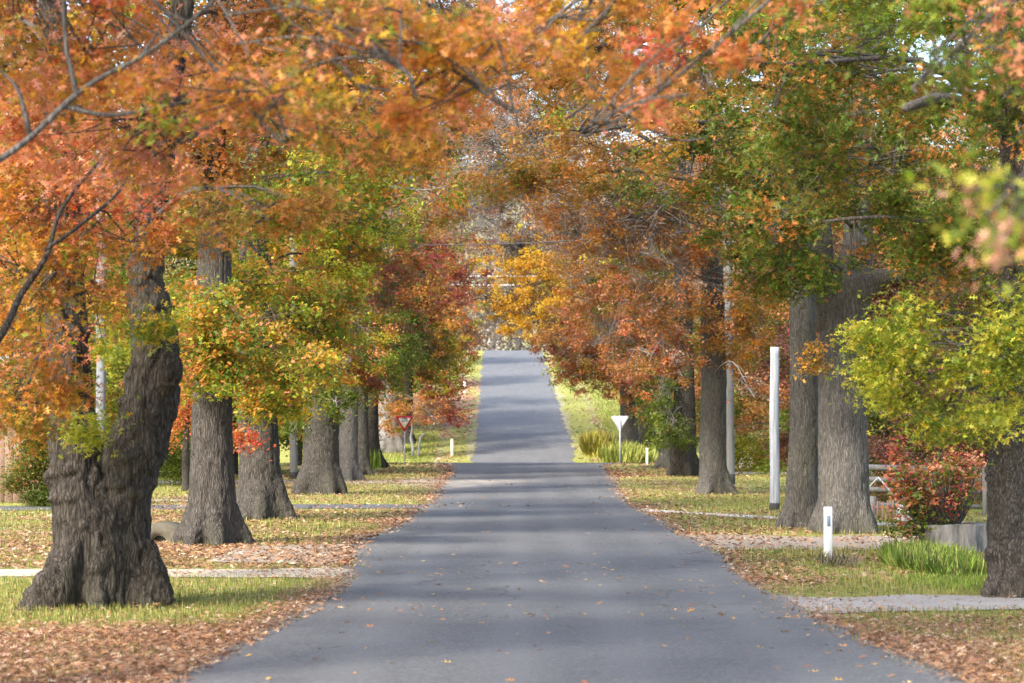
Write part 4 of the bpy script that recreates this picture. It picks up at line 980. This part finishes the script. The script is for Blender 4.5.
# give way signs
def sign(px, d, h, tri, label, facing, rz=0.0):
    x = (px - 512) / F * d; g = float(gz(x, d)); r = empty('give_way_sign', (x, d, g), label, 'road sign', 'give way signs at the crossroads', rz)
    s = 1 if facing else -1     # face to the camera (towards -y) or away
    mb = MB(); mb.tube([(0, s * .05, -.3), (0, s * .05, h - .12)], .038, 10); mb.build('pole', M['galv'], r, True)
    def tri_plate(w, th, y, name, mat, par):
        hh = w * .866; zc = h; rr = w * .07; pts = []
        corners = [(-w / 2, zc), (w / 2, zc), (0, zc - hh)]
        for i, (cx, cz) in enumerate(corners):
            a = np.array(corners[i - 1]) - (cx, cz); b = np.array(corners[(i + 1) % 3]) - (cx, cz); a /= np.linalg.norm(a); b /= np.linalg.norm(b)
            for t in np.linspace(0, 1, 5):
                q = np.array([cx, cz]) + (a * (1 - t) ** 2 + b * t ** 2) * rr * 2; pts.append(q)
        n = len(pts); v = [(q[0], y - th / 2, q[1]) for q in pts] + [(q[0], y + th / 2, q[1]) for q in pts]
        f = [tuple(range(n)), tuple(reversed(range(n, 2 * n)))] + [(i, n + i, n + (i + 1) % n, (i + 1) % n) for i in range(n)]
        m = MB(); m.add(np.array(v), f); return m.build(name, mat, par)
    pl = tri_plate(tri, .012, 0, 'plate', M['signback'], r)
    tri_plate(tri * .985, .004, -s * .010, 'red_border', M['red'], pl)
    inn = tri_plate(tri * .66, .004, -s * .015, 'white_panel', M['white'], pl); inn.location.z = -(tri - tri * .66) * .866 / 3 * 1.0
    for txt, z, sz in (('GIVE', -.135, .135), ('WAY', -.265, .135)):
        cu = bpy.data.curves.new('lettering', 'FONT'); cu.body = txt; cu.size = sz * tri; cu.align_x = 'CENTER'; cu.extrude = .002; cu.offset = .004
        tmp = bpy.data.objects.new('tmp', cu); COL.objects.link(tmp); bpy.context.view_layer.update()
        me = bpy.data.meshes.new_from_object(tmp.evaluated_get(bpy.context.evaluated_depsgraph_get())); bpy.data.objects.remove(tmp)
        me.materials.clear(); me.materials.append(M['black']); o = bpy.data.objects.new('lettering', me); COL.objects.link(o); o.parent = pl
        o.location = (0, -s * .021, h + (z - .04) * tri); o.rotation_euler = (math.pi / 2, 0, 0 if facing else math.pi)
    m = MB()
    for z in (h - .14, h - .40): m.box((0, s * .03, z), (.09, .02, .03), 0, .004)
    m.build('bracket', M['signback'], r)
sign(404.5, 119, 2.42, .98, 'red bordered give way sign on a thin pole at the left verge', True, -.12)
sign(620, 127, 2.62, 1.0, 'give way sign seen from behind as a plain white triangle on the right', False, .05)

# poles
def pole(px, d, wpx, pytop, label, mat, darkpy=None, lean=0.0, name='timber_pole', taper=.9):
    x = (px - 512) / F * d; g = float(gz(x, d)); ztop = H + (429 - pytop) / F * d; r = empty(name, (x, d, g), label, 'pole', 'poles behind the tree rows')
    ra = wpx * d / F / 2; n = 24; zz = np.linspace(-.3, ztop - g, n); pts = np.stack([lean * zz + .01 * np.sin(zz * 2.1), .008 * np.cos(zz * 1.7), zz], 1)
    m = MB(); m.tube(pts, np.linspace(ra, ra * taper, n), 18); m.build('shaft', mat, r, True)
    if darkpy is not None:
        hz = H + (429 - darkpy) / F * d - g; zz = np.linspace(-.3, hz, 6); m = MB(); m.tube(np.stack([lean * zz + .01 * np.sin(zz * 2.1), .008 * np.cos(zz * 1.7), zz], 1), np.full(6, ra * 1.03), 18); m.build('tarred_foot', M['darkwood'], r, True)
pole(774.5, 59, 10, 347, 'whitewashed pole sawn off flat, standing left of the double trunked oak', M['whitewood'], 503)
pole(730, 83, 10, 115, 'grey weathered timber pole with a black foot right of the tall grey oak', M['greywood'], 474, -.012)
pole(101, 66, 10, 60, 'pale grey power pole seen through the fork of the big left oak', M['polegrey'])
pole(293.5, 92, 8, 130, 'thin grey timber post with a dark foot between the third and fourth left oaks', M['greywood'], 472)
pole(396, 150, 3.5, 90, 'slender grey power pole rising through the leaves beyond the left side street', M['greywood'])
for i, (x0, y0, z0, x1, y1, z1, sag, rad, mt, lab) in enumerate([
        (-8.37, 92, 9.2, 7.55, 83, 9.0, .35, .018, 'wire', 'dark overhead cable crossing the gap above the road, lower one'),
        (-8.37, 92, 12.4, 7.45, 83, 12.0, .35, .018, 'wire', 'dark overhead cable crossing higher up among the branches'),
        (-26, 190, 13.7, 32, 190, 13.9, .4, .05, 'wirepale', 'pale shining cable strung across above the far road, lower of the pair'),
        (-26, 190, 14.4, 32, 190, 14.6, .4, .05, 'wirepale', 'pale shining cable strung across above the far road, upper of the pair')]):
    t = np.linspace(0, 1, 30); pts = np.stack([x0 + (x1 - x0) * t, y0 + (y1 - y0) * t, z0 + (z1 - z0) * t - sag * 4 * t * (1 - t)], 1)
    m = MB(); m.tube(pts, rad, 5); o = m.build('overhead_cable', M[mt], None, True); tag(o, lab, 'cable', 'overhead cables')

# white sapling trunks beyond the side street
p = P(412, 460, 138); r = empty('white_sapling', (p[0], 138, float(gz(p[0], 138))), 'white barked crooked sapling with two thin stems beside the left give way sign', 'tree')
m = MB(); m.tube(catmull([(0, 0, -.2), (.05, 0, .5), (-.06, 0, 1.0), (.02, 0, 1.6), (-.05, 0, 2.2)], 14), np.linspace(.09, .05, 14), 8); m.build('trunk', M['whitewood'], r, True)
m = MB(); m.tube(catmull([(.32, 0, -.2), (.42, 0, .6), (.52, 0, 1.1), (.75, 0, 1.3)], 12), np.linspace(.07, .04, 12), 8); m.build('trunk', M['whitewood'], r, True)

# stump planter
p = P(961, 556, 38.0); r = empty('cut_stump', (p[0], 38.4, 0), 'wide grey sawn stump behind the tall green grass on the right', 'stump')
n = 56; a = np.arange(n) * 2 * np.pi / n; prof = [(.60, -.1), (.56, .1), (.525, .3), (.52, .47), (.50, .485), (.30, .48), (.29, .40), (.0, .39)]
v = []
for rr, z in prof:
    w = 1 + .05 * np.sin(a * 9 + .6) + .035 * np.sin(a * 17 + 2 * z) + .03 * rng.normal(size=n) if rr > .32 else np.ones(n)
    v += [(rr * ww * math.cos(t), rr * ww * math.sin(t), z + (.012 * math.sin(t * 3) if z > .3 else 0)) for t, ww in zip(a, w)]
f = [(k * n + i, k * n + (i + 1) % n, (k + 1) * n + (i + 1) % n, (k + 1) * n + i) for k in range(len(prof) - 1) for i in range(n)]
m = MB(); m.add(np.array(v), f[: 5 * n]); m.build('bark', M['stone'], r)
m = MB(); m.add(np.array(v), f[5 * n:]); m.build('hollow', M['dirt'], r)

# rail yard fence behind the double trunk
dF = 55.0
def X(px, d): return (px - 512) / F * d
def Z(py, d): return H + (429 - py) / F * d
r = empty('rail_fence', (X(890, dF), dF, 0), 'weathered grey rail fence with a timber post right of the double trunked oak', 'fence'); ox = X(890, dF)
for py, th in ((468, .14), (480, .13), (490, .12), (505, .10)):
    m = MB(); z = Z(py, dF); dx = X(935, dF) - X(845, dF)
    m.tube([(X(845, dF) - ox, .05, z + .03), (0, .06, z), (X(990, dF) - ox, .05, z - .05)], th / 2, 8); m.build('rail', M['greywood'], r, True)
for px, top in ((872, 496), (934, 466), (985, 466), (850, 466)):
    m = MB(); zt = Z(top, dF); m.tube([(X(px, dF) - ox, -.06, -.2), (X(px, dF) - ox + .01, -.06, zt / 2), (X(px, dF) - ox, -.06, zt)], .085, 10); m.build('post', M['greywood'], r, True)
m = MB(); m.tube([(X(868, dF) - ox, -.16, Z(487, dF)), (X(877, dF) - ox, -.16, Z(477, dF)), (X(894, dF) - ox, -.16, Z(497, dF))], .02, 6); m.build('brace', M['galv'], r, True)
r2 = empty('picket_fence', (X(890, 53), 53, 0), 'low fence of thin brown pickets below the grey rails on the right', 'fence'); ox = X(890, 53)
for k, px in enumerate(np.arange(862, 912, 5.2)):
    m = MB(); h = Z(500 + rng.uniform(-3, 3), 53); m.box((X(px, 53) - ox, 0, h / 2), (.045, .02, h), 0, .004); m.build('picket', M['fence'], r2)
for py in (507, 527):
    m = MB(); m.box((0, .024, Z(py, 53)), (1.25, .02, .05), 0, .003); m.build('rail', M['fence'], r2)
# white pot
r = empty('garden_pot', (X(905, 51), 51, 0), 'small white garden pot under the red shrub by the picket fence', 'pot')
m = MB(); m.lathe((0, 0, 0), [(.10, 0), (.16, .04), (.19, .2), (.17, .32), (.12, .36), (.15, .40), (.13, .41), (.10, .37)], 20); m.build('body', M['white'], r, True)
m = MB(); m.tube([(-.02, .02, .30), (-.04, .02, .75)], .022, 8); m.build('stake', M['white'], r)
# two garden posts
for px, lab in ((742, 'left one of two short concrete posts in the garden beyond the right footpath'), (750.5, 'right one of two short concrete posts in the garden beyond the right footpath')):
    x = X(px, 112); g = float(gz(x, 112)); r = empty('garden_post', (x, 112, g), lab, 'post', 'short concrete garden posts')
    m = MB(); m.box((0, 0, .42), (.30, .26, 1.0), .1, .02); m.build('shaft', M['path'], r)
    m = MB(); m.box((0, 0, .935), (.36, .32, .05), .1, .01); m.build('cap', M['path'], r)

# left: brown fence, letterbox, hollow culvert, house
dB = 64.5
r = empty('paling_fence', (X(-60, dB), dB, 0), 'brown vertical board fence at the far left behind the evergreen shrub', 'fence'); ox = X(-60, dB); k = 0
for px in np.arange(-180, 60, 8.6):
    m = MB(); h = Z(427, dB) + rng.uniform(-.02, .02); m.box((X(px, dB) - ox, 0, h / 2), (.215, .022, h), 0, .004); m.build('board', M['fence'], r)
for zc in (.35, 1.55):
    m = MB(); m.box((0, .035, zc), (6.6, .045, .09), 0, .004); m.build('rail', M['fence'], r)
dM = 80
r = empty('letterbox', (X(160, dM), dM, 0), 'blue grey letterbox on a pale post by the dark shrub on the left', 'letterbox')
m = MB(); m.box((-.13, 0, .5), (.10, .10, 1.2), 0, .01); m.build('post', M['whitewood'], r)
m = MB(); m.box((0, 0, 1.02), (.36, .40, .27), 0, .015); m.build('box', M['bluegrey'], r)
m = MB(); m.add(np.array([(-.2, -.22, 1.157), (.2, -.22, 1.157), (.2, .22, 1.157), (-.2, .22, 1.157), (-.2, 0, 1.29), (.2, 0, 1.29)]), [(0, 1, 5, 4), (2, 3, 4, 5), (0, 4, 3), (1, 2, 5), (0, 3, 2, 1)]); m.build('roof', M['bluegrey'], r)
m = MB(); m.box((0, -.203, 1.07), (.22, .008, .035), 0, .002); m.build('slot', M['black'], r)
dC = 43.0
r = empty('concrete_culvert', (X(166, dC), dC - .6, 0), 'mossy arched culvert end with a dark opening left of the second oak foot', 'culvert')
m = MB(); t = np.linspace(0, math.pi, 16); ou = [(-.46 * math.cos(a) * 1.0, .34 * math.sin(a) ** .8) for a in t]; inn = [(.02 - .13 * math.cos(a), .13 * math.sin(a)) for a in t]
v = [(x, y, z) for y in (-.35, .8) for x, z in ou] + [(x, y, z) for y in (-.35, .8) for x, z in inn]; n = 16
f = []
for i in range(n - 1):
    f += [(i, n + i, n + i + 1, i + 1), (2 * n + i, 2 * n + i + 1, 3 * n + i + 1, 3 * n + i), (i, i + 1, 2 * n + i + 1, 2 * n + i), (n + i, 3 * n + i, 3 * n + i + 1, n + i + 1)]
m.add(np.array(v), f); m.build('arch', M['concrete'], r, False)
m = MB(); m.add(np.array([(-.12, -.2, 0), (.16, -.2, 0), (.16, -.2, .15), (-.12, -.2, .15)]), [(0, 1, 2, 3)]); m.build('shade_sheet', M['black'], r)  # shade within the culvert painted as a black sheet
# house far left
dH = 92
r = empty('house', (X(-60, dH), dH + 4, 0), 'cream house with a grey roof glimpsed between leaves at far left', 'house')
m = MB(); m.box((0, 0, 1.7), (11, 8, 3.8), 0); m.build('wall', M['wall'], r)
m = MB(); m.add(np.array([(-6, -4.6, 3.55), (6, -4.6, 3.55), (6, 4.6, 3.55), (-6, 4.6, 3.55), (-3.2, 0, 5.6), (3.2, 0, 5.6)]), [(0, 1, 5, 4), (2, 3, 4, 5), (1, 2, 5), (3, 0, 4), (0, 3, 2, 1)]); m.build('roof', M['roof'], r)
for x in (-3, 1.2, 4.0):
    m = MB(); m.box((x, -4.03, 1.9), (1.4, .08, 1.3), 0, .01); w = m.build('window', M['white'], r)
    m = MB(); m.box((x, -4.08, 1.9), (1.2, .03, 1.1)); m.build('pane', M['glass'], w)

# far wooded hill beyond the ridge
n = 240000; y = 268 + 492 * rng.random(n) ** 1.7; x = rng.uniform(-1, 1, n) * (40 + y * .28)
cl = fbm2(x, y, .11, 31, 2); z = gz(x, y) + 6 * sstep(40, 160, np.abs(x)) + rng.random(n) * (3 + 19 * cl * sstep(262, 330, y) + 5 * cl)
pal = np.array([(.24, .21, .19), (.30, .26, .24), (.20, .18, .16), (.36, .25, .15), (.17, .17, .12), (.33, .31, .30)])
tag(leaves_obj('far_wood', [(np.stack([x, y, z], 1), rand_rot(n), rng.uniform(.35, .9, n) * (.45 + y / 1000), .62 * pal[rng.integers(6, size=n)] * rng.uniform(.7, 1.3, (n, 1)), TEMPL[2])], M['leaf']),
    'grey purple leafless wood covering the far hillside', 'wood', kind='stuff')

# ------------------------------------------------------------------ light, sky, camera
w = bpy.data.worlds.new('World'); scene.world = w; w.use_nodes = True
nt = w.node_tree; bg = nt.nodes['Background']; sky = nt.nodes.new('ShaderNodeTexSky'); sky.sky_type = 'NISHITA'; sky.sun_disc = False
sun_dir = Vector((-.50, -.60, .62)).normalized()     # from the scene towards the sun
sky.sun_elevation = math.asin(sun_dir.z); sky.sun_rotation = math.atan2(sun_dir.x, sun_dir.y)
sky.air_density = 1.0; sky.dust_density = 2.5; sky.ozone_density = 1.0
nt.links.new(sky.outputs[0], bg.inputs[0]); bg.inputs[1].default_value = .15
sl = bpy.data.lights.new('Sun', 'SUN'); sl.energy = 2.3; sl.angle = R(9.0); sl.color = (1, .92, .80)
so = bpy.data.objects.new('Sun', sl); COL.objects.link(so); so.rotation_euler = (-sun_dir).to_track_quat('-Z', 'Y').to_euler()
cam = bpy.data.cameras.new('Camera'); co = bpy.data.objects.new('Camera', cam); COL.objects.link(co); scene.camera = co
co.location = (0, 0, H); co.rotation_euler = (math.pi / 2, 0, 0); cam.sensor_width = 36; cam.lens = F * 36 / 1024; cam.shift_y = (429 - 341.5) / 1024
cam.clip_end = 4000; cam.dof.use_dof = True; cam.dof.focus_distance = 44; cam.dof.aperture_fstop = 3.0
vs = scene.view_settings; vs.view_transform = 'Standard'; vs.look = 'None'; vs.exposure = 1.84; vs.gamma = 1; vs.use_curve_mapping = False
scene.cycles.max_bounces = 8; scene.cycles.transmission_bounces = 4; scene.cycles.diffuse_bounces = 4
scene.cycles.use_denoising = True; scene.cycles.denoiser = 'OPENIMAGEDENOISE'; scene.cycles.denoising_prefilter = 'NONE'; scene.cycles.denoising_input_passes = 'RGB_ALBEDO_NORMAL'
print('leaf batches', sum(len(b[0]) for t in trees for b in t.batches), 'objects', len(bpy.data.objects))
